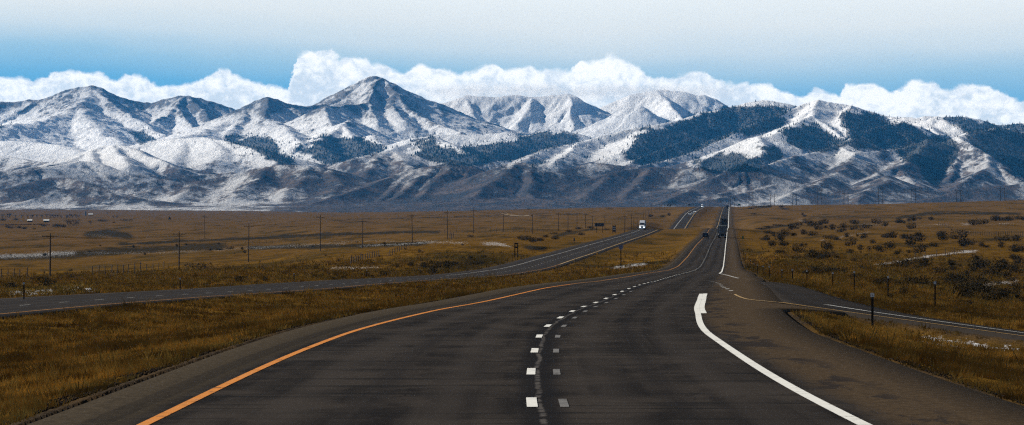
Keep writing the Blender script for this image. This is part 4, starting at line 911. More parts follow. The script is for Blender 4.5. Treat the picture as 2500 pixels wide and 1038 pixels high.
# three stacked ragged tiers on a trunk, 5 sides each
K = 5
VV = []; FF = []
base = 0
a = np.arange(K)/K*2*np.pi
rot = rg.uniform(0, 6.28, NT_)[:, None]+a[None]
jit = rg.uniform(.75, 1.25, (NT_, K, 2))
tiers = [(0.10, 1.0, .62), (0.40, .68, 1.0)]
for ti, (zb_, rr, zt_) in enumerate(tiers):
    ring = np.stack([bx[:, None]+np.cos(rot)*(Wd*rr)[:, None]*jit[:, :, ti], bd[:, None]+np.sin(rot)*(Wd*rr)[:, None]*jit[:, :, ti], (bz+H*zb_)[:, None]+0*rot], -1)
    apex = np.stack([bx, bd, bz+H*zt_], -1)[:, None]
    v_ = np.concatenate([ring, apex], 1)
    n0 = base+np.arange(NT_)[:, None]*(K+1)
    for k in range(K): FF.append(np.concatenate([n0+k, n0+(k+1) % K, n0+K], 1))
    VV.append(v_.reshape(-1, 3)); base += NT_*(K+1)
mcon, Ncon, bcon = mat_new('conifer_needles')
tcn = Ncon.new('ShaderNodeTexCoord')
Ncon.put(bcon.inputs['Base Color'], Ncon.mix(Ncon.mapr(Ncon.noise(tcn.outputs['Object'], .08, 4, .7), .35, .65), (0.003, 0.008, 0.010), (0.016, 0.026, 0.026)))
bcon.inputs['Roughness'].default_value = .95; bcon.inputs['Specular IOR Level'].default_value = 0.0
fo = mesh_obj('conifer_forest', np.concatenate(VV), np.concatenate(FF), mcon)
fo['kind'] = 'stuff'; fo['label'] = 'dark conifer forest spread over the snowy mountain slopes'; fo['category'] = 'forest'

# ================================================================ haze
hm = bpy.data.materials.new('haze_air'); hm.use_nodes = True
hn = NT(hm.node_tree); hn.n.clear()
pv = hn.new('ShaderNodeVolumePrincipled'); pv.inputs['Color'].default_value = (0.06, 0.42, 1.0, 1); pv.inputs['Density'].default_value = 1.1e-5
pv.inputs['Anisotropy'].default_value = 0.0
ho = hn.new('ShaderNodeOutputMaterial'); hn.l.new(pv.outputs[0], ho.inputs['Volume'])
print('top', MZ[mr < 30600].max(), MZ[mr > 30600].max())
ztop = float(MZ[mr < 30600].max())+8
zbot = min(float(GZ.min()), float(MZ.min()))-1
xe = float(max(abs(MX).max(), abs(GXx).max()))+50
hx, hy0, hy1 = xe, -300.0, 30640.0
V = [(x, y, z) for x in (-hx, hx) for y in (hy0, hy1) for z in (zbot, ztop)]
hz = mesh_obj('haze', V, [(0, 1, 3, 2), (4, 6, 7, 5), (0, 4, 5, 1), (2, 3, 7, 6), (0, 2, 6, 4), (1, 5, 7, 3)], hm)
hz['kind'] = 'stuff'

# ================================================================ cloud lying on the central peaks (above the haze box)
cm_ = bpy.data.materials.new('cloud_vapour'); cm_.use_nodes = True
cn = NT(cm_.node_tree); cn.n.clear()
tcc = cn.new('ShaderNodeTexCoord'); Pc = tcc.outputs['Object']
sp_ = cn.new('ShaderNodeSeparateXYZ'); cn.l.new(Pc, sp_.inputs[0])
CB0, CB1 = 800.0, 1080.0
nz = cn.noise(cn.scalev(Pc, (.001, .0007, .0014)), 5.5, 6, .62)
nb = cn.noise(cn.scalev(Pc, (.001, .0006, .001)), 3.2, 4, .6)
Zc = cn.math('ADD', sp_.outputs[2], cn.math('MULTIPLY', cn.math('SUBTRACT', nb, .5), 150.0))
xe_ = cn.math('MULTIPLY', cn.mapr(sp_.outputs[0], -760, -420), cn.mapr(sp_.outputs[0], 1780, 1380))
lo_ = cn.mapr(Zc, 815.0, 930.0); hi__ = cn.mapr(Zc, 1000.0, 935.0)
edge_ = cn.math('MULTIPLY', cn.mapr(sp_.outputs[2], CB0+4, CB0+40), cn.mapr(sp_.outputs[2], CB1-4, CB1-50))
dn = cn.math('MULTIPLY', cn.math('MULTIPLY', cn.math('MULTIPLY', lo_, lo_), hi__), cn.math('MULTIPLY', cn.math('MULTIPLY', edge_, xe_), cn.mapr(nz, .36, .60, .05, 1)))
pc = cn.new('ShaderNodeVolumePrincipled'); pc.inputs['Color'].default_value = (.995, .995, .995, 1); pc.inputs['Anisotropy'].default_value = 0.0
cn.put(pc.inputs['Density'], cn.math('MULTIPLY', dn, 0.0009))
oc = cn.new('ShaderNodeOutputMaterial'); cn.l.new(pc.outputs[0], oc.inputs['Volume'])
V = [(x, y, z) for x in (-780, 1800) for y in (30900, 32350) for z in (CB0, CB1)]
clo = mesh_obj('cloud', V, [(0, 1, 3, 2), (4, 6, 7, 5), (0, 4, 5, 1), (2, 3, 7, 6), (0, 2, 6, 4), (1, 5, 7, 3)], cm_)
clo['kind'] = 'stuff'; clo['label'] = 'white cloud resting on the central snowy peaks'; clo['category'] = 'cloud'
sc.cycles.volume_max_steps = 256
# ================================================================ object helpers
class MB:
    def __init__(s): s.v = []; s.f = []
    def box(s, c, sz, top=(1, 1), rot=0.0, shift=(0, 0)):
        """box centred at c; the top face is scaled by `top` and moved by `shift`"""
        b = len(s.v); cr, sr = math.cos(rot), math.sin(rot)
        for k in (-1, 1):
            for x, y in ((-1, -1), (1, -1), (1, 1), (-1, 1)):
                px, py = x*sz[0]/2, y*sz[1]/2
                if k > 0: px = px*top[0]+shift[0]; py = py*top[1]+shift[1]
                s.v.append((c[0]+px*cr-py*sr, c[1]+px*sr+py*cr, c[2]+k*sz[2]/2))
        s.f += [tuple(b+i for i in q) for q in ((3, 2, 1, 0), (4, 5, 6, 7), (0, 1, 5, 4), (1, 2, 6, 5), (2, 3, 7, 6), (3, 0, 4, 7))]
        return s
    def tube(s, pts, rad, n=6, cap=True):
        b = len(s.v); P = [Vector(p) for p in pts]
        if not hasattr(rad, '__len__'): rad = [rad]*len(P)
        for i, p in enumerate(P):
            d = (P[min(i+1, len(P)-1)]-P[max(i-1, 0)]).normalized()
            u = d.cross(Vector((0, 1, 0.01)) if abs(d.y) < .9 else Vector((1, 0, 0))).normalized(); w_ = d.cross(u)
            for k in range(n):
                a = 2*math.pi*k/n; q = p+(u*math.cos(a)+w_*math.sin(a))*rad[i]; s.v.append(tuple(q))
        for i in range(len(P)-1):
            for k in range(n):
                s.f.append((b+i*n+k, b+i*n+(k+1) % n, b+(i+1)*n+(k+1) % n, b+(i+1)*n+k))
        if cap:
            s.f.append(tuple(b+k for k in range(n))[::-1]); s.f.append(tuple(b+(len(P)-1)*n+k for k in range(n)))
        return s
    def prof(s, pts, x0, x1, inset=0.0):
        """side profile (y, z) extruded across x; `inset` narrows vertices flagged with a third value"""
        b = len(s.v); n = len(pts)
        for x, sg in ((x0, 1), (x1, -1)):
            for p in pts: s.v.append((x+sg*(p[2] if len(p) > 2 else 0), p[0], p[1]))
        s.f.append(tuple(range(b, b+n))); s.f.append(tuple(range(b+2*n-1, b+n-1, -1)))
        for i in range(n): s.f.append((b+i, b+n+i, b+n+(i+1) % n, b+(i+1) % n))
        return s
    def quad(s, *q):
        b = len(s.v); s.v += list(q); s.f.append(tuple(range(b, b+len(q)))); return s
    def build(s, name, mat, parent=None, smooth=False, bevel=0):
        me = bpy.data.meshes.new(name); me.from_pydata(s.v, [], s.f); me.update()
        bm = bmesh.new(); bm.from_mesh(me); bmesh.ops.recalc_face_normals(bm, faces=bm.faces)
        if bevel: bmesh.ops.bevel(bm, geom=bm.edges[:], offset=bevel, segments=2, affect='EDGES', clamp_overlap=True)
        bm.to_mesh(me); bm.free()
        if smooth: me.polygons.foreach_set('use_smooth', np.ones(len(me.polygons), bool))
        me.materials.append(mat)
        o = bpy.data.objects.new(name, me); COL.objects.link(o)
        if parent: o.parent = parent
        return o
def empty(name, loc, rz=0.0, label=None, cat=None, group=None):
    o = bpy.data.objects.new(name, None); COL.objects.link(o); o.location = loc; o.rotation_euler = (0, 0, rz)
    o.empty_display_size = .3
    if label: tag(o, label, cat, group)
    return o
def copy_tree(o, loc=None, rz=None, parent=None, label=None, group=None, sc_=None):
    c = o.copy(); COL.objects.link(c)
    if parent: c.parent = parent
    if loc is not None: c.location = loc
    if rz is not None: c.rotation_euler = (0, 0, rz)
    if sc_ is not None: c.scale = sc_
    if label: c['label'] = label
    if group: c['group'] = group
    for ch in o.children: copy_tree(ch, parent=c)
    return c

M_wood = plain('weathered_pole_wood', (0.032, 0.022, 0.015), .9, var=.4, scale=4)
M_wood2 = plain('grey_fence_wood', (0.060, 0.048, 0.038), .9, var=.4, scale=5)
M_galv = plain('galvanised_steel', (0.30, 0.31, 0.32), .5, .6, var=.2)
M_darkst = plain('dark_steel', (0.014, 0.012, 0.011), .7, .2, var=.3)
M_refl = plain('reflector_white', (0.42, 0.45, 0.47), .4, var=.12, scale=20)
M_ins = plain('grey_ceramic', (0.25, 0.23, 0.22), .3)
M_blk = plain('black_rubber', (0.012, 0.012, 0.012), .85, var=.3)
M_glass = plain('dark_glass', (0.008, 0.012, 0.022), .12, spec=.6, var=.1)
M_trw = plain('white_truck_paint', (0.74, 0.76, 0.78), .35, spec=.5, var=.05, scale=1)
M_trt = plain('grey_trailer_skin', (0.17, 0.175, 0.18), .55, .2, var=.12, scale=1.2)
M_trt2 = plain('dark_trailer_skin', (0.030, 0.026, 0.024), .6, var=.3, scale=1.0)
M_trd = plain('trailer_door_grey', (0.105, 0.110, 0.115), .6, var=.18, scale=1.6)
M_trim = plain('bright_header_rail', (0.62, 0.61, 0.52), .5, .1, var=.1)
M_chrome = plain('chrome', (0.45, 0.46, 0.47), .25, .9, var=.1)
M_head = plain('lit_headlamp', (0.8, 0.85, 0.9), .2, emit=((0.9, 0.97, 1.0), 5.0))
M_tail = plain('red_tail_lamp', (0.22, 0.008, 0.006), .3, var=.1)
M_green = plain('green_sign', (0.0, 0.11, 0.045), .5, var=.12)
M_signb = plain('sign_back_aluminium', (0.055, 0.060, 0.075), .5, .4, var=.2)
M_signw = plain('pale_sign_face', (0.20, 0.215, 0.27), .5, var=.12, scale=6)
M_blue = plain('blue_legend', (0.022, 0.030, 0.125), .5, var=.2)
M_brick = plain('rust_brown_rail', (0.045, 0.018, 0.016), .8, var=.3)

# ---------------------------------------------------------------- delineator posts
def delineator(name='delineator_post'):
    e = empty(name, (0, 0, 0))
    MB().box((0, 0, .52), (.055, .035, 1.34)).box((-.024, -.022, .52), (.012, .02, 1.34)).box((.024, -.022, .52), (.012, .02, 1.34)).build('post', M_darkst, e)
    MB().box((0, -.052, 1.13), (.095, .012, .13)).build('reflector', M_refl, e, bevel=.004)
    MB().tube([(0, -.057, 1.13), (0, -.064, 1.13)], .012, 8).build('bolt', M_darkst, e)
    return e
RPOST = [(2130, 810, 715), (2283, 752, 687), (2168, 727, 674), (2086, 711, 662), (2033, 703, 665), (1970, 695, 660), (1935, 690, 657), (1909, 687, 658), (1878, 681, 650), (1863, 675, 649), (1850, 670, 646), (1841, 663, 643), (1833, 655, 635), (1826, 646, 627), (1820, 636, 618), (1815, 625, 609), (1806, 600, 588), (1800, 575, 565)]
MPOST = [(1405, 645, 630), (1426, 638, 624), (1480, 617, 604), (1584, 657.6, 638), (1628, 635, 621.6)]
LPOST = [(58.6, 735, 689), (440, 712, 679), (718, 692, 667), (895.6, 681, 659), (1022, 673, 656), (1119, 662, 651), (1251, 638, 619), (1301, 621.6, 606), (1342, 609.6, 600), (1428, 588, 578), (1472, 578.5, 570)]
ORD = ['first', 'second', 'third', 'fourth', 'fifth', 'sixth', 'seventh', 'eighth', 'ninth', 'tenth', 'eleventh', 'twelfth', 'thirteenth', 'fourteenth', 'fifteenth', 'sixteenth', 'seventeenth', 'eighteenth']
dproto = None
def put_posts(lst, labf, group):
    global dproto
    for i, (px, yb, yt) in enumerate(lst):
        x, d, z = hit(px, yb)
        h = np.clip((yb-yt)*d/F, .85, 1.6)
        if dproto is None: dproto = o = tag(delineator(), '', 'roadside post')
        else: o = copy_tree(dproto)
        o.location = (x, d, z); o.rotation_euler = (0, 0, -HEAD+random.uniform(-.2, .2)); o.scale = (1.15, 1, h/1.2)
        o['label'] = labf(i); o['group'] = group
put_posts(RPOST, lambda i: 'tall black delineator post with white reflector on the grass island before the ramp' if i == 0 else
          'delineator post with white reflector on the grass beyond the ramp, %s from the right' % ORD[i-1], 'delineator posts along the right side of the highway')
put_posts(MPOST, lambda i: 'thin dark post in the grass median, %s counting from the left' % ORD[i], 'delineator posts in the median')
put_posts(LPOST, lambda i: 'thin dark delineator post on the far verge of the left carriageway, %s from the left' % ORD[i], 'delineator posts beyond the left carriageway')

# ---------------------------------------------------------------- utility poles
def utility_pole():
    e = empty('utility_pole', (0, 0, 0))
    MB().tube([(0, 0, -.8), (0, 0, 4), (0, 0, 11.3)], [.17, .15, .11], 8).build('pole', M_wood, e)
    ca = MB().box((0, -.14, 10.45), (2.9, .10, .13)); ca.tube([(-.7, -.12, 10.42), (0, -.12, 9.8)], .03, 4); ca.tube([(.7, -.12, 10.42), (0, -.12, 9.8)], .03, 4)
    cr_ = ca.build('crossarm', M_wood, e)
    for x in (-1.35, -.75, 1.35): MB().tube([(x, -.14, 10.5), (x, -.14, 10.62), (x, -.14, 10.66), (x, -.14, 10.76)], [.03, .07, .05, .06], 7).build('insulator', M_ins, cr_)
    return e
UP = [(122, 675.5, 570), (437, 658.5, 565), (606.5, 640, 546), (782, 612.6, 524), (885, 606, 536), (1006.7, 593.4, 522), (1092.6, 583.6, 514.6), (1156, 569.6, 509), (1228.5, 565.4, 518), (1300, 571, 523), (1363, 564, 519), (1386.6, 561, 518), (1408.5, 561, 518.6), (1429.5, 557, 522), (1446.5, 560, 539), (1477, 561, 544),
      (500, 582, 524), (1525, 568, 545), (1541, 561.6, 534.5), (1547, 560, 534), (1555.6, 559, 532), (1570.6, 536, 516), (1576.5, 534, 515), (1584, 533, 514), (1590, 521, 498), (1599, 519.5, 499), (1604, 519, 498), (1610, 516, 497), (1616, 512, 494), (1622.5, 508, 493), (1628, 506, 491)]
uproto = None; tops = []
for i, (px, yb, yt) in enumerate(UP):
    x, d, z = hit(px, yb)
    h = float(np.clip((yb-yt)*d/F, 7.0, 15.5))
    if uproto is None: uproto = o = tag(utility_pole(), '', 'utility pole')
    else: o = copy_tree(uproto)
    rz = random.uniform(-.15, .15); o.location = (x, d, z); o.rotation_euler = (R(random.uniform(-.7, .7)), R(random.uniform(-1.2, 1.2)), rz)
    o.scale = (1.0, 1.0, h/11.3)
    tops.append((x, d, z, h/11.3))
    if i < 16: o['label'] = ['leaning brown utility pole nearest the left edge above the snowy creek bank', 'faint utility pole rising from golden grass behind the roadside fence', 'dark utility pole standing clear right of the round bush', 'utility pole beside the long snow-streaked bank',
       'utility pole at the near end of the diagonal rail fence', 'utility pole with sagging wires above the second diagonal fence', 'darkest utility pole, beside a cluster of short corral posts', 'utility pole topping the brown horizon right of the corral posts',
       'utility pole left of the brushy gully at mid distance', 'utility pole directly above the dark brush of the gully', 'utility pole just right of the brushy gully', 'thin utility pole between two thicker ones near the billboard back', 'utility pole second left of the billboard back',
       'utility pole just left of the billboard back', 'short utility pole touching the left side of the billboard', 'short utility pole touching the right side of the billboard'][i]
    elif i == 16: o['label'] = 'lone distant utility pole far out on the left plain'
    else: o['label'] = 'small distant utility pole beside the left carriageway, %s from the left of the far row' % ORD[i-17]
    o['group'] = 'utility poles left of the highway' if i < 17 else 'far row of utility poles'
# wires along the near row
def wire(a, b, sag, n=14):
    P = []
    for k in range(n+1):
        t = k/n; p = Vector(a).lerp(Vector(b), t); p.z -= 4*sag*t*(1-t); P.append(p)
    return P
M_wire = plain('aluminium_wire', (0.24, 0.18, 0.11), .5, .2)
wm = MB()
chain = [0, 1, 2, 3, 4, 5, 6, 7, 8, 9, 10, 12]
for i, j in zip(chain[:-1], chain[1:]):
    a, b_ = tops[i], tops[j]
    for ox in (-1.35, -.75, 1.35):
        wm.tube(wire((a[0]+ox, a[1]-.14, a[2]+10.7*a[3]), (b_[0]+ox, b_[1]-.14, b_[2]+10.7*b_[3]), 1.6 if abs(a[0]-b_[0]) > 15 else .8), .034, 3, cap=False)
tag(wm.build('overhead_wires', M_wire), 'thin sagging overhead wires strung between the left utility poles', 'wires')

# ---------------------------------------------------------------- H-frame power line on the right ridge
def hframe():
    e = empty('transmission_pole', (0, 0, 0))
    for sx_ in (-2.7, 2.7): MB().tube([(sx_, 0, -1), (sx_, 0, 8), (sx_, 0, 20)], [.40, .36, .27], 7).build('pole', M_darkst, e)
    cm = MB().box((0, 0, 17.6), (10.6, .3, .38)); c = cm.build('crossarm', M_wood, e)
    for x in (-5, 0, 5): MB().tube([(x, 0, 17.5), (x, 0, 16.9), (x, 0, 16.1)], [.06, .14, .1], 6).build('insulator', M_ins, c)
    MB().tube([(-2.7, .02, 16.8), (2.7, .02, 12.2)], .10, 4).tube([(2.7, -.02, 16.8), (-2.7, -.02, 12.2)], .10, 4).build('cross_brace', M_wood, e)
    return e
HF = [(1788, 504, 482), (1833.5, 500.6, 466), (1885.5, 500, 472), (1940, 500, 470), (2001.5, 499, 460), (2065.5, 500, 468), (2150, 499, 456), (2230, 499, 457), (2340, 494.5, 461), (2447.5, 490, 455)]
hp = None; htop = []
for i, (px, yb, yt) in enumerate(HF):
    # on the crest: find where this column's ground peaks
    dd = np.linspace(3800, 6500, 200); xx = (px-CX)/F*dd; yy = CY-F*ground_z(xx, dd)/dd; k = int(np.argmin(yy)); d = float(dd[k]); x = float(xx[k])
    z = float(ground_z(np.array([x]), np.array([d]))[0])
    h = (float(yy[k])-yt)*d/F
    if hp is None: hp = o = tag(hframe(), '', 'power pole')
    else: o = copy_tree(hp)
    o.location = (x, d, z-.3); o.rotation_euler = (0, 0, random.uniform(-.1, .1)); s_ = h/20
    o.scale = (1, 1, s_); htop.append((x, d, z+17.6*s_))
    o['label'] = ('twin-legged wooden power pole on the right ridge, rightmost of the row' if i == 9 else 'twin-legged wooden power pole on the right ridge, %s from the highway' % ORD[i])
    o['group'] = 'H-frame power poles along the right ridge'
hw = MB()
for a, b_ in zip(htop[:-1], htop[1:]):
    for ox in (-5, 0, 5): hw.tube(wire((a[0]+ox, a[1], a[2]-1.4), (b_[0]+ox, b_[1], b_[2]-1.4), 1.6, 8), .03, 3, cap=False)
tag(hw.build('transmission_wires', M_darkst), 'thin dark wires between the twin-legged power poles on the ridge', 'wires')

# ---------------------------------------------------------------- fences
def fence(name, pts, spacing, ph, pr, label, rails=2, mat=M_wood2, group=None):
    """posts (children) along a polyline of photo pixels, wires/rails as one part"""
    W_ = [hit(px, y) for px, y in pts]
    e = empty(name, W_[0], 0, label, 'fence', group)
    o0 = Vector(W_[0]); proto = None
    P = []
    for (xa, ya), (xb, yb_) in zip(pts[:-1], pts[1:]):
        n = max(1, int(round(abs(xb-xa)/spacing)))
        for k in range(n):
            t = k/n; a_ = hit(xa+(xb-xa)*t, ya+(yb_-ya)*t)
            P.append(a_[:2])
    P.append(W_[-1][:2])
    P = P[:100]
    for k, (x, d) in enumerate(P):
        z = float(ground_z(np.array([x]), np.array([d]))[0])
        if proto is None:
            proto = MB().tube([(0, 0, -.3), (0, 0, ph*.6), (0, 0, ph)], [pr, pr*.95, pr*.85], 6).build('post', mat, e)
            o = proto
        else:
            o = proto.copy(); COL.objects.link(o); o.parent = e
        o.location = Vector((x, d, z))-o0; o.rotation_euler = (R(random.uniform(-4, 4)), R(random.uniform(-4, 4)), 0); o.scale = (1, 1, random.uniform(.88, 1.12))
    rm = MB()
    for j in range(rails):
        hh = ph*(.45+.45*j/max(1, rails-1))
        pp = []
        for x, d in P:
            z = float(ground_z(np.array([x]), np.array([d]))[0]); pp.append(tuple(Vector((x, d, z+hh))-o0))
        if len(pp) > 1: rm.tube(pp, .022, 4, cap=False)
    rm.build('wire', M_darkst, e)
    return e
fence('pasture_fence', [(-40, 680), (48, 678), (66, 677)], 14, 1.6, .09, 'wooden post fence at the far left behind the dark sage bushes')
fence('pasture_fence', [(226, 672), (272, 672), (301, 669), (342, 664), (374, 661), (400, 658)], 14, 1.75, .09, 'wooden post fence climbing to a braced corner left of the round bush')
fence('rail_fence', [(857, 646), (880, 636), (925, 625)], 6, 1.3, .10, 'dark close-set fence running diagonally up from the snowy patch')
fence('rail_fence', [(952, 625), (975, 614), (1004, 601)], 6, 1.3, .10, 'dark fence running diagonally up to the utility pole above the golden mound')
fence('pasture_fence', [(800, 577), (900, 574), (1000, 571.5), (1100, 570), (1240, 567), (1340, 565)], 14, 1.9, .10, 'long thin wire fence across the field below the brown horizon')
fence('rail_fence', [(1098, 582), (1102, 584), (1106, 581)], 4, 2.2, .16, 'cluster of short corral posts beside the darkest utility pole', rails=1)
fence('picket_fence', [(2291, 549.6), (2310, 555), (2329, 567), (2350, 573), (2372, 575.6), (2420, 577), (2455, 575), (2500, 578), (2540, 580)], 4.5, 1.7, .10, 'dark picket-like fence curving round a knoll on the right slope')
fence('pasture_fence', [(2234, 635), (2286, 629), (2330, 622), (2375, 614)], 22, 1.6, .07, 'sparse wire fence beside the long snow streak on the right slope')
fence('pasture_fence', [(550, 598), (650, 594), (760, 588)], 16, 1.5, .08, 'faint wire fence along the dark creek bank')

# ---------------------------------------------------------------- signs
x, d, z = hit(1515.8, 656)
k = d/F
e = empty('route_sign', (x, d, z), -HEAD*.5, 'tall single-post road sign with pale tapered face and blue legend in the median', 'road sign')
H_ = 57*k; wdt = 11.5*k; hp_ = 10.5*k
MB().box((0, 0, (H_-1)/2), (.16, .12, H_+1)).build('post', M_wood, e)
zt = H_
pn = MB(); y_ = -.09; hw_ = wdt/2
pn.v = [(-hw_, y_, zt), (hw_, y_, zt), (hw_*.94, y_, zt-hp_*.62), (hw_*.45, y_, zt-hp_), (-hw_*.45, y_, zt-hp_), (-hw_*.94, y_, zt-hp_*.62)]
pn.v += [(a, b_+.03, c_) for a, b_, c_ in pn.v[:6]]
pn.f = [(0, 1, 2, 3, 4, 5), (11, 10, 9, 8, 7, 6)]+[(i, (i+1) % 6, 6+(i+1) % 6, 6+i) for i in range(6)]
pan = pn.build('sign_panel', M_signw, e)
MB().box((0, y_-.008, zt-hp_*.05), (wdt*1.0, .012, hp_*.10)).box((0, y_-.008, zt-hp_*.36), (wdt*.70, .012, hp_*.20)).box((0, y_-.008, zt-hp_*.70), (wdt*.34, .012, hp_*.16)).build('legend', M_blue, pan)

def two_post(name, px0, px1, yb, y0, y1, ppx, label, mat=M_signb, rz=0.0, wob=0, pmat=M_wood, ytop=None, cat='road sign'):
    x, d, z = hit((px0+px1)/2, yb); k = d/F
    e = empty(name, (x, d, z), rz, label, cat)
    w_ = (px1-px0)*k; b0 = (yb-y1)*k; b1 = (yb-y0)*k
    MB().box((0, 0, (b0+b1)/2), (w_, .05, b1-b0)).build('sign_panel', mat, e)
    tp = b1+.15 if ytop is None else (yb-ytop)*k
    pm_ = None
    for q in ppx:
        xx = (q-(px0+px1)/2)*k
        MB().box((xx, -.10, tp/2-.4), (.2, .12, tp+.8)).build('post', pmat, e)
    return e, k
two_post('billboard', 1452, 1474.5, 568.5, 545, 553.2, (1456.4, 1470.6), 'wide sign on two posts seen from behind, left of the white truck')
e, k = two_post('warning_sign', 1495, 1503.5, 569.5, 551, 566, (1496, 1502.8), 'small ladder-like sign back on two dark posts beside the left carriageway', mat=M_brick)
MB().box((0, -.2, 14*k), (8.0*k, .05, .5)).box((0, -.2, 9*k), (8.0*k, .05, .5)).build('crossbar', M_galv, e)
# two-post frame by the bend
x, d, z = hit(1260.5, 628); k = d/F
e = empty('timber_frame', (x, d, z), 0, 'dark two-post sign frame with two crossbars beside the bend of the left carriageway', 'sign frame')
for q in (-3.6, 3.6): MB().box((q*k, 0, 17.2*k), (.22, .18, 36*k)).build('post', M_wood, e)
for q in (24, 33): MB().box((0, -.12, q*k), (9*k, .07, .34)).build('crossbar', M_wood, e)
# green mile marker
x, d, z = hit(1813.8, 591); k = d/F
e = empty('mile_marker', (x, d, z), -HEAD, 'small green mile marker on a thin post at the right shoulder', 'mile marker')
MB().box((0, 0, 7.2*k), (.07, .05, 15.5*k)).build('post', M_galv, e)
p_ = MB().box((0, -.05, 11*k), (.42, .02, 8.2*k)).build('sign_panel', M_green, e)
# dark marker left
x, d, z = hit(1402, 596.5); k = d/F
e = empty('marker_sign', (x, d, z), 0, 'narrow dark marker sign on a post beside the left carriageway', 'marker sign')
MB().box((0, 0, 7*k), (.08, .06, 15*k)).build('post', M_darkst, e)
MB().box((0, -.06, 11.5*k), (.42, .03, 7*k)).build('sign_panel', M_signb, e)
# far signs at the crest
def crest_at(px, lo=3800, hi_=6500):
    dd = np.linspace(lo, hi_, 200); xx = (px-CX)/F*dd; zz = ground_z(xx, dd); yy = CY-F*zz/dd; k = int(np.argmin(yy)); return float(xx[k]), float(dd[k]), float(zz[k]), float(yy[k])
x, d, z, yy = crest_at(1804.5); k = d/F
e = empty('guide_sign', (x, d, z), 0, 'tiny green guide sign on the horizon right of the road', 'road sign')
for q in (-2, 2): MB().box((q*.7, 0, 1.6), (.2, .2, 4.2)).build('post', M_galv, e)
MB().box((0, -.15, 3.2), (4.0, .08, 2.0)).build('sign_panel', M_green, e)
x, d, z, yy = crest_at(1683); k = d/F
e = empty('guide_sign', (x, d, z), 0, 'tiny dark sign back on the horizon left of the far carriageway', 'road sign')
for q in (-1.3, 1.3): MB().box((q, 0, 1.2), (.2, .2, 3.4)).build('post', M_galv, e)
MB().box((0, -.15, 2.7), (3.6, .08, 1.8)).build('sign_panel', M_signb, e)

# ---------------------------------------------------------------- vehicles (x right, y forward = travel direction, z up)
def wheels(e, spots, r, w, hub=M_chrome):
    for x, y in spots:
        t = MB().tube([(x-w/2, y, r), (x-w/2+.03, y, r), (x+w/2-.03, y, r), (x+w/2, y, r)], [r*.9, r, r, r*.9], 16).build('wheel', M_blk, e, smooth=False)
        sx_ = 1 if x > 0 else -1
        MB().tube([(x+sx_*w/2, y, r), (x+sx_*(w/2+.03), y, r)], r*.5, 10).build('rim', hub, t)
def tractor(e, y0, paint=M_trw):
    """cab-over-hood tractor, nose at y0+6.6"""
    MB().prof([(y0+0.4, 1.0), (y0+3.9, 1.0), (y0+4.0, 2.05), (y0+3.55, 3.02, .12), (y0+2.9, 3.75, .16), (y0+1.2, 4.0, .16), (y0+.4, 3.95, .1)], -1.22, 1.22).build('cab', paint, e, bevel=.05)
    MB().prof([(y0+3.9, .9), (y0+6.3, .85, .22), (y0+6.42, 1.35, .30), (y0+6.0, 1.78, .30), (y0+3.9, 2.1, .12)], -1.12, 1.12).build('hood', paint, e, bevel=.05)
    MB().box((0, y0+6.46, 1.28), (.95, .06, .72), top=(1.15, 1)).build('grille', M_chrome, e)
    MB().quad((-1.02, y0+4.07, 2.12), (1.02, y0+4.07, 2.12), (.98, y0+3.62, 2.92), (-.98, y0+3.62, 2.92)).build('windshield', M_glass, e)
    MB().box((0, y0+6.5, .62), (2.36, .30, .48), top=(.96, .8)).build('bumper', paint, e, bevel=.03)
    for s_ in (-1, 1):
        MB().box((s_*.86, y0+6.36, 1.12), (.36, .12, .32)).build('headlight', M_head, e, bevel=.02)
        MB().box((s_*1.48, y0+3.75, 2.2), (.16, .16, .75)).box((s_*1.36, y0+3.75, 2.5), (.24, .05, .05)).build('mirror', M_darkst, e)
        MB().prof([(y0+5.75, .95), (y0+5.6, 1.25), (y0+5.2, 1.4), (y0+4.8, 1.25), (y0+4.6, .95)], s_*1.22-.16, s_*1.22+.10).build('fender', paint, e)
        MB().tube([(s_*1.1, y0+2.2, .7), (s_*1.1, y0+3.6, .7)], .3, 10).build('fuel_tank', M_chrome, e)
        MB().quad((s_*1.235, y0+2.7, 2.1), (s_*1.235, y0+3.6, 2.1), (s_*1.19, y0+3.3, 2.8), (s_*1.19, y0+2.7, 2.85)).build('side_window', M_glass, e)
    MB().box((0, y0+2.5, .7), (.9, 7.6, .28)).build('chassis', M_darkst, e)
    wheels(e, [(-1.05, y0+5.2), (1.05, y0+5.2)], .52, .3)
    wheels(e, [(s_*1.0, y0+q) for s_ in (-1, 1) for q in (-.9, .45)], .52, .55)
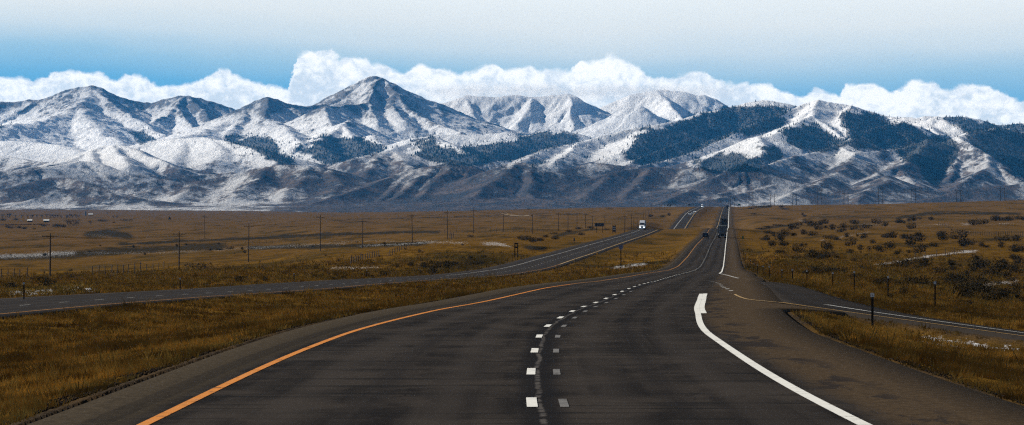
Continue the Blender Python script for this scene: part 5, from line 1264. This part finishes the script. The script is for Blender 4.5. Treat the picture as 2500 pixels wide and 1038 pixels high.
def trailer(e, L=14.5, skin=M_trt, door=M_trd, rail=True, z0=1.25, zt_=4.05):
    MB().box((0, L/2, (z0+zt_)/2), (2.58, L, zt_-z0)).build('trailer_box', skin, e, bevel=.03)
    for s_ in (-1, 1):
        dd_ = MB().box((s_*.62, -.03, (z0+zt_)/2-.05), (1.19, .05, zt_-z0-.32)).build('rear_door', door, e)
        MB().tube([(s_*.25, -.09, z0+.1), (s_*.25, -.09, zt_-.25)], .025, 5).tube([(s_*.95, -.09, z0+.1), (s_*.95, -.09, zt_-.25)], .025, 5).build('lock_rod', M_galv, dd_)
        MB().box((s_*1.05, -.08, z0-.06), (.36, .08, .12)).build('tail_light', M_tail, e)
        MB().box((s_*.98, .55, .62), (.62, .02, .75)).build('mud_flap', M_blk, e)
    if rail: MB().box((0, -.06, zt_-.06), (2.66, .14, .20)).build('header_rail', M_trim, e)
    MB().box((0, .02, z0-.04), (2.54, .1, .14)).build('rear_sill', M_darkst, e)
    MB().box((0, .06, .56), (2.2, .12, .12)).box((-.7, .06, .85), (.1, .1, .55)).box((.7, .06, .85), (.1, .1, .55)).build('underride_bar', M_galv, e)
    MB().box((0, 2.6, .95), (1.1, 4.6, .5)).build('bogie', M_darkst, e)
    wheels(e, [(s_*.98, q) for s_ in (-1, 1) for q in (1.3, 2.65)], .52, .55)
    MB().box((-.6, L-4.2, .62), (.12, .12, 1.2)).box((.6, L-4.2, .62), (.12, .12, 1.2)).box((0, L-4.2, .9), (1.3, .06, .08)).build('landing_gear', M_darkst, e)
def on_road(off, d, left=False):
    x = float(xl(d) if left else xc(d))+off; zz = float(zl(d) if left else zc(d)); g = (float((zl if left else zc)(d+8))-zz)/8
    return (x, d, zz+.015), g
# white oncoming truck
loc, g = on_road(-0.6, 1800, True)
e = empty('semi_truck', loc, 0, 'white oncoming semi truck with lit headlights on the left carriageway', 'truck')
e.rotation_euler = (-R(.2), 0, math.pi-HEAD)
tractor(e, 0)
tr_e = e
MB().box((0, -6.9, 2.62), (2.56, 13.2, 2.7)).build('trailer_box', M_trt, e, bevel=.03)
MB().box((0, -11.4, .95), (1.1, 3.6, .5)).build('bogie', M_darkst, e)
wheels(e, [(s_*.98, q) for s_ in (-1, 1) for q in (-10.6, -11.95)], .52, .55)
# its lateral place: photo px 1569.5
e.location.x = (1569.6-CX)/F*1793; e.location.y = 1800
# grey trailer truck ahead
loc, g = on_road(1.85, 1290)
e = empty('semi_truck', loc, -HEAD, 'grey box trailer truck seen from behind with a bright top rail', 'truck')
e.location.x = (1763.3-CX)/F*1290
trailer(e); tractor(e, 14.3, M_trw)
loc, g = on_road(1.85, 1735)
e = empty('semi_truck', loc, -HEAD, 'dark brown box truck half hidden ahead of the grey trailer', 'truck')
e.location.x = (1767.6-CX)/F*1735
trailer(e, 13.5, M_trt2, M_trt2, rail=False); tractor(e, 13.3, M_trt2)
e.location.z += .35
loc, g = on_road(1.85, 5000)
e = empty('semi_truck', loc, -HEAD, 'tiny dark truck cresting the far end of the right carriageway', 'truck')
trailer(e, 13.5, M_trt2, M_trt2, rail=False); tractor(e, 13.3, M_trt2)
loc, g = on_road(1.6, 4950, True)
e = empty('semi_truck', loc, math.pi-HEAD, 'tiny white oncoming truck at the top of the far carriageway', 'truck')
tractor(e, 0); MB().box((0, -6.9, 2.62), (2.56, 13.2, 2.7)).build('trailer_box', M_trw, e, bevel=.03)
wheels(e, [(s_*.98, q) for s_ in (-1, 1) for q in (-10.6, -11.95)], .52, .55)

def car(e, paint, suv=True, lights=False, roofmat=None):
    if suv:
        body = [(-2.3, .42), (2.2, .40), (2.32, .75), (2.2, 1.02), (1.15, 1.16), (-2.2, 1.18), (-2.34, .85)]
        cab = [(-2.15, 1.16, 0), (1.0, 1.14, 0), (.35, 1.70, .16), (-1.75, 1.76, .16)]
    else:
        body = [(-2.3, .38), (2.2, .36), (2.3, .62), (2.1, .82), (1.1, .95), (-1.7, .98), (-2.3, .9)]
        cab = [(-1.75, .96, 0), (1.0, .94, 0), (.25, 1.40, .2), (-1.05, 1.43, .2)]
    MB().prof(body, -.95, .95).build('body', paint, e, bevel=.06)
    gh = MB().prof(cab, -.88, .88).build('greenhouse', M_glass, e, bevel=.02)
    y0_, y1_, zt_ = cab[3][0], cab[2][0], cab[3][1]
    MB().box((0, (y0_+y1_)/2, zt_+.01), (1.46, (y1_-y0_)+.1, .07)).build('roof', roofmat or paint, e, bevel=.02)
    for s_ in (-1, 1):
        MB().box((s_*.72, 2.24, .70 if suv else .62), (.34, .10, .16)).build('headlight', M_head if lights else M_refl, e, bevel=.01)
        MB().box((s_*.80, -2.31, .92 if suv else .78), (.16, .06, .26)).build('tail_light', M_tail, e)
        MB().box((s_*1.04, .75, 1.12 if suv else .98), (.2, .12, .15)).build('mirror', paint, e)
    MB().box((0, -2.34, .55), (1.7, .14, .26)).build('bumper', M_darkst, e, bevel=.03)
    MB().box((0, -2.36, .86), (.5, .02, .14)).build('number_plate', M_refl, e)
    wheels(e, [(s_*.82, q) for s_ in (-1, 1) for q in (-1.42, 1.42)], .35 if suv else .32, .22, M_galv)
M_suv = plain('dark_suv_paint', (0.020, 0.022, 0.024), .3, .2, spec=.5, var=.1)
M_silver = plain('silver_paint', (0.36, 0.37, 0.38), .35, .4, var=.06)
M_carw = plain('white_car_paint', (0.62, 0.63, 0.64), .35, var=.06)
loc, g = on_road(-1.85, 1262)
e = empty('suv', loc, -HEAD, 'dark SUV with a pale roof driving away in the left lane beside the grey trailer', 'SUV')
e.location.x = (1722.6-CX)/F*1262
car(e, M_suv, True, False, M_silver)
for px, d, mt, lb in ((1684.5, 3560, M_silver, 'tiny silver oncoming car, leftmost of a close pair on the far carriageway'), (1691.6, 3640, M_suv, 'tiny dark oncoming car close behind the silver one on the far carriageway'), (1705, 3800, M_carw, 'tiny white oncoming car in the other lane of the far carriageway'), ):
    loc, g = on_road(0, d, True)
    e = empty('parked_car'.replace('parked_', ''), loc, math.pi-HEAD, lb, 'car', 'oncoming cars on the far carriageway')
    off_ = np.clip((px-CX)/F*d-float(xl(d)), -2.6, 2.6); e.location.x = float(xl(d))+off_
    car(e, mt, False, True)

# ---------------------------------------------------------------- shrubs
mleaf, Nl, bl = mat_new('sagebrush_leaves')
oi = Nl.new('ShaderNodeObjectInfo'); tcl = Nl.new('ShaderNodeTexCoord')
lc = Nl.mix(Nl.mapr(Nl.noise(tcl.outputs['Object'], 3.5, 4, .7), .35, .65), (0.010, 0.0095, 0.006), (0.036, 0.031, 0.018))
lc = Nl.mix(Nl.math('MULTIPLY', oi.outputs['Random'], .45), lc, (0.060, 0.042, 0.018))
Nl.put(bl.inputs['Base Color'], lc); bl.inputs['Roughness'].default_value = .95; bl.inputs['Specular IOR Level'].default_value = .05
M_twig = plain('shrub_twigs', (0.030, 0.022, 0.015), .9)
def shrub_proto(seed, n=520, lobes=5, spread=1.0, spiky=.4):
    r = np.random.RandomState(seed)
    e = empty('sagebrush', (0, 0, 0))
    L = [(r.uniform(-.62, .62)*spread, r.uniform(-.3, .3), r.uniform(.30, .52), r.uniform(.26, .42)) for _ in range(lobes)]
    V = []; Fc = []
    for i in range(n):
        lx, ly, lz, lr = L[r.randint(lobes)]
        u = r.normal(size=3); u /= np.linalg.norm(u); rr = lr*r.uniform(.35, 1.0)**.5*(1+spiky*r.rand()*(u[2] > .2))
        c = np.array([lx, ly, lz])+u*rr*np.array([1.1, 1.0, 1.0]); c[2] = max(c[2], .03)
        a = r.normal(size=3); a /= np.linalg.norm(a); b_ = np.cross(a, u+.01); b_ /= np.linalg.norm(b_)+1e-6
        a = a*.35+u*.65; s_ = r.uniform(.03, .085)
        k0 = len(V); V += [tuple(c-b_*s_*.6), tuple(c+b_*s_*.6), tuple(c+a*s_*2.0)]; Fc.append((k0, k0+1, k0+2))
    mesh_obj('foliage', V, Fc, mleaf, e)
    tw = MB()
    for i in range(16):
        lx, ly, lz, lr = L[i % lobes]; q = (lx+r.uniform(-.3, .3), ly+r.uniform(-.2, .2), lz+r.uniform(0, .5))
        tw.tube([(lx*.3, ly*.3, -.05), (lx*.8, ly*.8, lz*.5), q], [.02, .014, .004], 4, cap=False)
    tw.build('stems', M_twig, e)
    return e
sprot = [shrub_proto(s_, 620, l_, sp_, k_) for s_, l_, sp_, k_ in ((1, 5, 1.0, .5), (2, 4, .7, .7), (3, 7, 1.25, .35), (4, 3, .5, .8), (5, 6, 1.1, .5), (6, 5, .9, .9))]
used = [False]*len(sprot)
SH_R = [(330, 440, 60), (370, 495, 70), (450, 440, 90), (450, 495, 60), (520, 350, 60), (420, 550, 50), (590, 545, 80), (620, 490, 40), (695, 545, 35), (720, 600, 110), (590, 610, 60), (820, 600, 90), (905, 595, 40), (880, 550, 30), (830, 520, 80), (850, 430, 60), (700, 400, 50), (710, 320, 80), (820, 300, 90), (940, 370, 40), (900, 440, 40), (1000, 410, 50), (1040, 550, 70), (1020, 490, 80), (1130, 420, 60), (1150, 340, 60), (1040, 300, 100), (1100, 520, 60), (1180, 525, 40), (1210, 470, 50), (1280, 540, 60), (1350, 520, 90), (1390, 420, 90), (1420, 560, 50), (1500, 430, 70), (1540, 345, 60), (1540, 490, 90), (1590, 450, 100), (1600, 550, 90), (1660, 500, 50), (1590, 410, 60), (1740, 495, 50), (1810, 400, 70), (1800, 450, 80), (1930, 430, 120), (1960, 490, 100), (2040, 480, 70), (2080, 605, 60), (1890, 660, 70), (1860, 630, 40), (1640, 660, 100), (1590, 680, 60), (1480, 660, 90), (1420, 670, 70), (1130, 690, 50), (1080, 755, 60), (870, 720, 90), (740, 720, 100), (1250, 830, 80), (1330, 810, 100), (1430, 830, 90), (1520, 800, 80), (1630, 830, 110), (1470, 900, 70), (1780, 720, 80), (1850, 790, 120), (1950, 800, 100), (1900, 700, 70), (1990, 760, 80), (2100, 700, 120), (2200, 740, 130), (2300, 700, 120), (2330, 760, 90), (2150, 660, 80), (2420, 640, 100), (2450, 720, 90), (2400, 600, 60), (2100, 900, 160), (1950, 930, 140), (2000, 860, 120), (2200, 960, 160), (2120, 830, 120), (2330, 930, 120), (2440, 880, 100), (2430, 540, 100), (2470, 535, 60), (2290, 500, 60), (2330, 450, 90), (2420, 445, 80), (2180, 500, 40), (2130, 500, 50), (2240, 275, 50), (2290, 275, 90), (2130, 305, 120), (2050, 312, 80), (2460, 265, 60), (1550, 275, 60), (1700, 270, 50), (1370, 940, 60), (1560, 940, 50), (2010, 1000, 90), (1300, 660, 40), (980, 640, 30), (1050, 620, 40), (790, 655, 30), (660, 720, 60), (1160, 575, 30), (960, 345, 60), (760, 350, 60), (660, 300, 60), (570, 310, 40), (1250, 300, 70), (1440, 300, 60), (1330, 320, 60), (880, 350, 70), (1060, 350, 60), (480, 400, 60), (540, 400, 50), (620, 390, 50), (380, 405, 40), (330, 385, 40)]
SH = [(1780+a/3.46, 460+b_/3.46, w_/3.46, 0, 'R') for a, b_, w_ in SH_R]
SH_L = [(125, 700, 66, 20), (20, 706, 52, 22), (105, 690, 50, 16), (178, 681, 22, 13), (245, 697, 24, 12), (285, 697, 16, 8), (308, 698, 22, 9), (172, 663, 11, 7), (487, 656, 54, 18), (548, 661, 16, 11), (518, 671, 12, 8), (548, 684, 12, 10), (580, 690, 32, 22), (598, 696, 25, 12), (623, 694, 8, 9), (645, 689, 18, 17), (500, 698, 24, 9), (530, 700, 30, 8), (767, 680, 17, 11), (908, 679, 10, 9), (935, 676, 22, 12), (795, 685, 18, 8), (815, 685, 22, 9), (838, 684, 20, 10), (1002, 652, 20, 13), (1032, 654, 28, 17), (1062, 657, 34, 20), (1088, 655, 36, 22), (1052, 670, 42, 17), (1112, 649, 32, 12), (1150, 648, 40, 10), (1172, 645, 26, 9), (943, 673, 32, 12), (909, 678, 10, 8), (1000, 676, 17, 11), (969, 654, 10, 11), (1025, 668, 12, 10), (815, 694, 26, 7), (1148, 580, 13, 9), (1281, 587, 34, 12), (1300, 593, 30, 13), (1318, 590, 24, 10), (1332, 581, 20, 8), (1354, 586, 26, 10), (1421, 575, 24, 7), (1312, 610, 26, 7), (1330, 609, 22, 7), (1266, 583, 20, 8), (1090, 630, 9, 6), (1150, 631, 12, 6), (1180, 629, 16, 7), (925, 628, 8, 6), (540, 611, 30, 6), (560, 609, 24, 8), (590, 610, 12, 8), (515, 612, 12, 6), (325, 605, 9, 8), (355, 623, 10, 7), (430, 600, 10, 6), (455, 600, 10, 6), (245, 602, 8, 4), (660, 665, 10, 8), (700, 666, 8, 7), (636, 640, 7, 5), (750, 658, 9, 6), (1130, 600, 9, 5), (1350, 572, 24, 5), (1410, 560, 28, 6), (1440, 558, 24, 6), (1480, 562, 14, 5), (1390, 567, 20, 6), (1590, 596, 4, 4), (1290, 512, 20, 3), (1490, 510, 30, 4), (1590, 530, 20, 7), (1615, 531, 22, 7), (1635, 527, 14, 9)]
SH += [(a, b_, w_, h_, 'L') for a, b_, w_, h_ in SH_L]
SH_F = [(10, 539, 24, 6), (41, 538, 20, 6), (25, 558, 26, 9), (48, 557, 16, 7), (62, 560, 22, 7), (104, 553, 22, 6), (138, 555, 34, 9), (158, 555, 24, 8), (252, 541, 28, 6), (308, 539, 24, 5), (280, 544, 12, 3), (85, 560, 12, 4), (1855, 505, 30, 5), (1880, 505, 24, 5), (1905, 507, 22, 6), (1915, 512, 18, 6), (1830, 510, 24, 4), (1960, 525, 10, 6), (1965, 530, 14, 6), (1840, 524, 26, 4), (1850, 560, 40, 5), (1880, 556, 40, 5), (1900, 552, 30, 5)]
SH += [(a, b_, w_, h_, 'F') for a, b_, w_, h_ in SH_F]
rr_ = np.random.RandomState(21)
base_ = [s_ for s_ in SH if s_[4] == 'R' and s_[2] > 11]
for k_ in range(105):
    px, y, w_, _h, _r = base_[rr_.randint(len(base_))]
    SH.append((px+rr_.uniform(-1.0, 1.0)*w_*1.1, y+rr_.uniform(-.22, .12)*w_, w_*rr_.uniform(.35, .8), 0, 'R'))
for k_ in range(26):
    w_ = rr_.uniform(12, 34); SH.append((rr_.uniform(2290, 2510), rr_.uniform(672, 742), w_, w_*rr_.uniform(.4, .7), 'R'))
for _ in range(34):
    px = rr_.uniform(0, 1150); d0_ = rr_.uniform(0, 1); y = np.interp(px, [0, 500, 1150], [700, 690, 640])-d0_**1.5*np.interp(px, [0, 1150], [120, 60])
    SH.append((px, y, rr_.uniform(5, 14), 0, 'L'))
LBL = {'R': ['dark clumpy sagebrush on the grassy slope right of the highway', 'low dark sagebrush among golden grass on the right slope', 'small ragged sagebrush on the right slope'],
       'L': ['dark shrub in the golden grass left of the far carriageway', 'low brush beside the snowy ditch on the left plain', 'small dry shrub on the left plain'],
       'F': ['distant dark brush patch low on the plain']}
GRP = {'R': 'sagebrush on the right slope', 'L': 'shrubs on the left plain', 'F': 'distant brush patches'}
for i, (px, y, wpx, hpx, reg) in enumerate(SH):
    x, d, z = hit(px, y)
    # keep off the paving
    if float(xc(d)-SEP+LL)-.8 < x < float(xc(d)-SEP+LR)+.8 or float(xc(d)+ledge(d))-.8 < x < float(xc(d)+redge(d))+.8: continue
    wd = wpx*d/F*(1.6 if reg == 'R' else 1.1); h = (hpx*d/F) if hpx else wd*random.uniform(.42, .68)
    if reg != 'F': wd = min(wd, 9); h = min(h, 3.2)
    j = random.randrange(len(sprot)); a = 0
    if used[j]: o = copy_tree(sprot[j])
    else: o = sprot[j]; used[j] = True
    o.name = 'sagebrush'
    s_ = wd/1.7
    o.location = (x, d, z-.03*h); o.rotation_euler = (0, 0, random.choice((0, math.pi))+random.uniform(-.35, .35)); o.scale = (s_, s_*random.uniform(.7, 1.0), h/.95)
    big = 0 if wd > 2.2 else (1 if wd > 1.3 else 2)
    tag(o, LBL[reg][min(big, len(LBL[reg])-1)], 'shrub', GRP[reg]+(' ' + ('large', 'medium', 'small')[big] if reg != 'F' else ''))
for j, u in enumerate(used):
    if not u: bpy.data.objects.remove(sprot[j])

# ---------------------------------------------------------------- trees on the far plain
M_bark = plain('bare_bark', (0.050, 0.036, 0.026), .9, var=.3)
M_bark2 = plain('far_tree_twigs', (0.028, 0.026, 0.030), .95, var=.3)
def bare_tree(seed, mat, H=10.0, stems=1, twig=1.0, lean=.3):
    r = random.Random(seed); e = empty('bare_tree', (0, 0, 0)); tm = MB(); cm = MB()
    def grow(m, p, dr, L, rad, lev):
        q = p+dr*L; mid = p.lerp(q, .5)+Vector((r.uniform(-1, 1), r.uniform(-1, 1), 0))*L*.06
        m.tube([p, mid, q], [rad, rad*.8, rad*.6], 5 if lev < 2 else 3, cap=False)
        if lev >= 4: return
        for k in range(r.choice((3, 3, 4)) if lev < 3 else 3):
            a = r.uniform(0, 6.28); sp = r.uniform(.35, .8)
            nd = (dr+Vector((math.cos(a), math.sin(a), 0))*sp+Vector((0, 0, .12))).normalized()
            grow(cm, p.lerp(q, r.uniform(.7, 1.0)), nd, L*r.uniform(.58, .8), rad*.55, lev+1)
    for s_ in range(stems):
        a = r.uniform(0, 6.28)
        grow(tm, Vector((math.cos(a)*.3*s_, math.sin(a)*.3*s_, -.2)), Vector((math.cos(a)*lean*(s_+.2), math.sin(a)*lean*(s_+.2), 1)).normalized(), H*.30, H*.022*twig, 0)
    tm.build('trunk', mat, e); cm.build('crown', mat, e)
    return e
tp = [bare_tree(3, M_bark, 10, 3, 1.0, .5), bare_tree(4, M_bark2, 10, 2, 1.6, .3), bare_tree(5, M_bark2, 10, 3, 1.9, .35)]
TR = [(171, 553, 22, 0, 'tall bare multi-stemmed tree, left of the two standing on the left plain'), (185, 552, 24, 0, 'tall bare spreading tree, right of the two standing on the left plain'), (222, 548, 12, 1, 'small round bare tree right of the tall bare pair'),
      (278, 533, 9, 1, 'lone small bare tree far out left of the dark evergreen'), (263, 524, 7, 1, 'tiny bare tree on the far plain above the long snow strip'), (286, 532, 8, 2, 'small bare tree paired beside the lone one on the far plain')]
for q in (5, 22, 38, 52, 66, 78, 90, 104, 114, 122, 131, 141, 150, 163, 170, 178, 186, 193): TR.append((q, 533-random.uniform(0, 2), random.uniform(8, 13), random.choice((1, 2)), 'dark leafless tree in the distant shelterbelt at the far left'))
for q in (830, 868, 905, 925, 1045, 1060, 1080, 750, 700, 1120, 640, 600): TR.append((q, None, random.uniform(3, 5), random.choice((1, 2)), 'tiny far tree on the brown horizon in front of the blue hills'))
tu = [False]*3
for px, y, hpx, kd, lb in TR:
    if y is None: x, d, z, _ = crest_at(px, 7000, 9800)
    else: x, d, z = hit(px, y)
    o = copy_tree(tp[kd]) if tu[kd] else tp[kd]; tu[kd] = True
    s_ = hpx*d/F/9.0
    o.name = 'bare_tree'; o.location = (x, d, z); o.scale = (s_*random.uniform(.9, 1.5),)*2+(s_,); o.rotation_euler = (0, 0, random.uniform(0, 6))
    tag(o, lb, 'tree', 'shelterbelt trees on the far left plain' if 'shelterbelt' in lb else ('tiny trees along the brown horizon' if 'tiny far' in lb else None))
M_ever = plain('evergreen_needles', (0.010, 0.016, 0.012), .95, var=.4)
def evergreen(seed, H=6.0, W_=4.0, name='evergreen_tree', conical=True):
    r = np.random.RandomState(seed); e = empty(name, (0, 0, 0))
    MB().tube([(0, 0, -.2), (0, 0, H*.5), (0, 0, H*.95)], [.2, .12, .02], 6).build('trunk', M_bark, e)
    V = []; Fc = []
    for i in range(900):
        t = r.rand()**.8; zz = H*(.08+.92*t); rad = (W_/2*(1-t)+.1) if conical else W_/2*math.sqrt(max(0.05, 1-(2*t-.9)**2))
        a = r.uniform(0, 6.28); q = rad*r.uniform(.5, 1.1)**.6; c = np.array([q*math.cos(a), q*math.sin(a), zz]); s_ = .28
        o1 = r.normal(size=3)*s_; o2 = r.normal(size=3)*s_; k0 = len(V); V += [tuple(c), tuple(c+o1), tuple(c+o2-[0, 0, .1])]; Fc.append((k0, k0+1, k0+2))
    mesh_obj('crown', V, Fc, M_ever, e); return e
x, d, z = hit(414, 537); o = evergreen(1, 6.5*d/F*1.1, 7.5*d/F); o.location = (x, d, z); tag(o, 'small dark evergreen alone on the distant brown field', 'tree')
x, d, z, _ = crest_at(1634); o = evergreen(2, 4.4, 6.5, 'round_tree', False); o.location = (x, d, z); tag(o, 'dark round tree on the horizon between the far utility poles', 'tree')
# ---------------------------------------------------------------- farm buildings and cattle
M_wall = plain('barn_wall', (0.10, 0.07, 0.055), .9); M_roofw = plain('pale_metal_roof', (0.70, 0.68, 0.62), .5, var=.05)
for i, (px, y, wpx, lb) in enumerate(((73, 542.5, 11, 'low shed with a cream roof, left of two on the far plain'), (113.5, 542.5, 13, 'long low shed with a pale grey roof, right of two on the far plain'), (221.5, 526, 11, 'white-roofed farm shed beside the dark silo on the far plain'))):
    x, d, z = hit(px, y); w_ = wpx*d/F
    e = empty('farm_shed', (x, d, z), 0, lb, 'shed', 'pale-roofed farm sheds')
    MB().box((0, 0, .6), (w_, 7, 3.0)).build('wall', M_wall, e)
    MB().prof([(-4.2, 2.0), (0, 3.8), (4.2, 2.0), (4.2, 1.85), (0, 3.5), (-4.2, 1.85)], -w_/2-.4, w_/2+.4).build('roof', M_roofw, e)
    for q in (-.25, .2): MB().box((q*w_, -3.55, .8), (2.2, .06, 2.2)).build('door', M_blk, e)
x, d, z = hit(209, 527)
e = empty('silo', (x, d, z), 0, 'dark narrow silo beside the white-roofed farm shed', 'silo')
MB().tube([(0, 0, -.5), (0, 0, 8.2)], 1.7, 14).build('barrel', M_signb, e); MB().tube([(0, 0, 8.2), (0, 0, 9.2), (0, 0, 9.6)], [1.75, .9, .1], 14).build('dome_roof', M_signb, e)
M_cow = plain('cattle_hide', (0.050, 0.018, 0.010), .9, var=.5, scale=.8)
def cow():
    m = MB()
    m.tube([(-1.15, 0, 1.08), (-1.0, 0, 1.05), (-.4, 0, .98), (.35, 0, .98), (.85, 0, 1.06), (1.15, 0, 1.12), (1.45, 0, .95), (1.75, 0, .72), (1.95, 0, .60)], [.16, .34, .42, .44, .40, .26, .20, .17, .09], 10)
    for x in (-.85, .75):
        for y in (-.22, .22): m.tube([(x, y, .95), (x-.06, y, .55), (x+.02, y, .5), (x, y, 0)], [.15, .09, .08, .06], 6)
    m.tube([(-1.18, 0, 1.2), (-1.3, 0, .9), (-1.3, 0, .45)], [.04, .03, .05], 5)
    for y in (-1, 1): m.tube([(1.5, y*.12, 1.06), (1.48, y*.3, 1.08)], [.05, .02], 5)
    return m.build('cow', M_cow, smooth=True)
c0 = None
for i in range(20):
    px = 3+i*6.1+random.uniform(-1.5, 1.5); x, d, z = hit(px, 550.5+random.uniform(-.3, .3))
    if c0 is None: c0 = o = cow()
    else: o = c0.copy(); COL.objects.link(o)
    o.location = (x, d, z); o.rotation_euler = (0, 0, random.choice((0, math.pi))+random.uniform(-.6, .6)); s_ = random.uniform(.85, 1.1); o.scale = (s_,)*3
    tag(o, 'small reddish brown cow standing in the line of cattle on the far left plain', 'cow', 'line of cattle on the far left plain')

# ================================================================ grass
mg, Ng, bg_ = mat_new('dry_grass_blades')
tcg = Ng.new('ShaderNodeTexCoord')
gc1 = Ng.mix(Ng.mapr(Ng.noise(Ng.scalev(tcg.outputs['Object'], (1, .35, 1)), .8, 6, .72), .36, .64), (0.148, 0.076, 0.0135), (0.72, 0.435, 0.092))
gc1 = Ng.mix(Ng.mapr(Ng.noise(tcg.outputs['Object'], .12, 4, .6), .45, .62, 0, .75), gc1, (0.11, 0.061, 0.016))
Ng.put(bg_.inputs['Base Color'], gc1); bg_.inputs['Roughness'].default_value = .9; bg_.inputs['Specular IOR Level'].default_value = .1
rg = np.random.RandomState(77)
NTF = 225000
d_ = np.exp(rg.uniform(math.log(36), math.log(1000), NTF)); px_ = rg.uniform(-260, 2850, NTF); x_ = (px_-CX)/F*d_
c_ = xc(d_)
ok = ~((x_ > c_+ledge(d_)-.35) & (x_ < c_+redge(d_)+.3)) & ~((x_ > c_-SEP+LL-.25) & (x_ < c_-SEP+LR+.25))
rdd = ramp_dist(x_, d_); ok &= ~((d_ < 275) & (x_ > c_+redge(d_)) & (rdd > RPW0-.25) & (x_ < xfar(d_)+.3))
ok &= rg.rand(NTF) < sstep(1050, 350, d_)
ok &= (fbm(x_/2.2, d_/3.5, 3)+.35*fbm(x_/12, d_/30, 2)) > -.18
# fewer tufts in the gravel fringe
edge_ = np.minimum.reduce([np.abs(x_-(c_+ledge(d_))), np.abs(x_-(c_+redge(d_)))]); ok &= rg.rand(NTF) < np.clip(edge_/1.6, 0.05, 1)
x_, d_ = x_[ok], d_[ok]; z_ = ground_z(x_, d_)
JY = 5.5*fbm(x_/14, d_/40, 4)+3.0*fbm(x_/60+7, d_/260, 3)+2.0*fbm(x_/3.0+50, d_/9+20, 4)
ty = CY-F*z_/d_; tpx = CX+F*x_/d_; sn_ = np.zeros(len(x_))
for pts_, hw, a in SNOWB: sn_ = np.maximum(sn_, a*strip(tpx, ty, pts_, hw*1.1))
ok = sn_ < rg.uniform(.3, 1.3, len(x_)); x_, d_, z_ = x_[ok], d_[ok], z_[ok]; n_ = len(x_)
print('tufts', n_)
VV = []; FF = []; base = 0
sz_ = (0.085+0.00042*d_)*rg.uniform(.7, 1.4, n_)*(0.6+0.8*sstep(-.3, .5, fbm(x_/5, d_/9, 2)))
tall_ = rg.rand(n_) < .035; sz_ = np.where(tall_, sz_*2.3, sz_)
o_ = RPW0-ramp_dist(x_, d_)
sz_ = sz_*np.where((d_ < 165) & (x_ > xc(d_)+redge(d_)) & (o_ > 0), .35+.65*sstep(.5, 6, o_), 1)
for b_i in range(5):
    a = rg.uniform(0, 6.283, n_); off = rg.uniform(0, .09, n_)+d_*2.5e-4; bx_ = x_+np.cos(a)*off; bd_ = d_+np.sin(a)*off
    wv_ = (0.006+d_*0.00006)*rg.uniform(.7, 1.3, n_); ln_ = sz_*rg.uniform(.3, .9, n_)
    tip = np.stack([bx_+np.cos(a)*ln_, bd_+np.sin(a)*ln_, z_+sz_*rg.uniform(.8, 1.3, n_)], -1)
    p0 = np.stack([bx_-wv_, bd_, z_-.02], -1); p1 = np.stack([bx_+wv_, bd_+wv_*.3, z_-.02], -1)
    VV.append(np.stack([p0, p1, tip], 1).reshape(-1, 3)); FF.append((base+np.arange(n_*3)).reshape(-1, 3)); base += n_*3
gr_o = mesh_obj('dry_grass', np.concatenate(VV), np.concatenate(FF), mg)
gr_o['kind'] = 'stuff'; gr_o['label'] = 'short golden brown dry grass on the verges and median'; gr_o['category'] = 'grass'
# loose stones along the paved edges
rg = np.random.RandomState(9); NS = 9000
d_ = np.exp(rg.uniform(math.log(40), math.log(190), NS)); side = rg.rand(NS) < .62
x_ = xc(d_)+np.where(side, ledge(d_)-.42-np.abs(rg.normal(0, .38, NS)), redge(d_)+.38+np.abs(rg.normal(0, .25, NS)))
ok = ~((ramp_dist(x_, d_) > RPW0-.3) & (d_ < 275) & (x_ > xc(d_)+5)); x_, d_ = x_[ok], d_[ok]; n_ = len(x_); z_ = ground_z(x_, d_)
s_ = rg.uniform(.012, .036, n_)
oct_ = np.array([(1, 0, 0), (0, 1, 0), (-1, 0, 0), (0, -1, 0), (0, 0, .7), (0, 0, -.5)], float); of = np.array([(0, 1, 4), (1, 2, 4), (2, 3, 4), (3, 0, 4), (1, 0, 5), (2, 1, 5), (3, 2, 5), (0, 3, 5)])
jj = rg.uniform(.6, 1.3, (n_, 6, 1)); an = rg.uniform(0, 6.28, n_); ca, sa = np.cos(an)[:, None], np.sin(an)[:, None]
Vs = oct_[None]*jj*s_[:, None, None]; Vr = np.stack([Vs[..., 0]*ca-Vs[..., 1]*sa, Vs[..., 0]*sa+Vs[..., 1]*ca, Vs[..., 2]], -1)+np.stack([x_, d_, z_+s_*.3], -1)[:, None]
st = mesh_obj('gravel', Vr.reshape(-1, 3), (np.arange(n_)[:, None, None]*6+of[None]).reshape(-1, 3), plain('edge_gravel', (0.022, 0.017, 0.013), 1.0, var=.6, scale=9, spec=0.0))
st['kind'] = 'stuff'
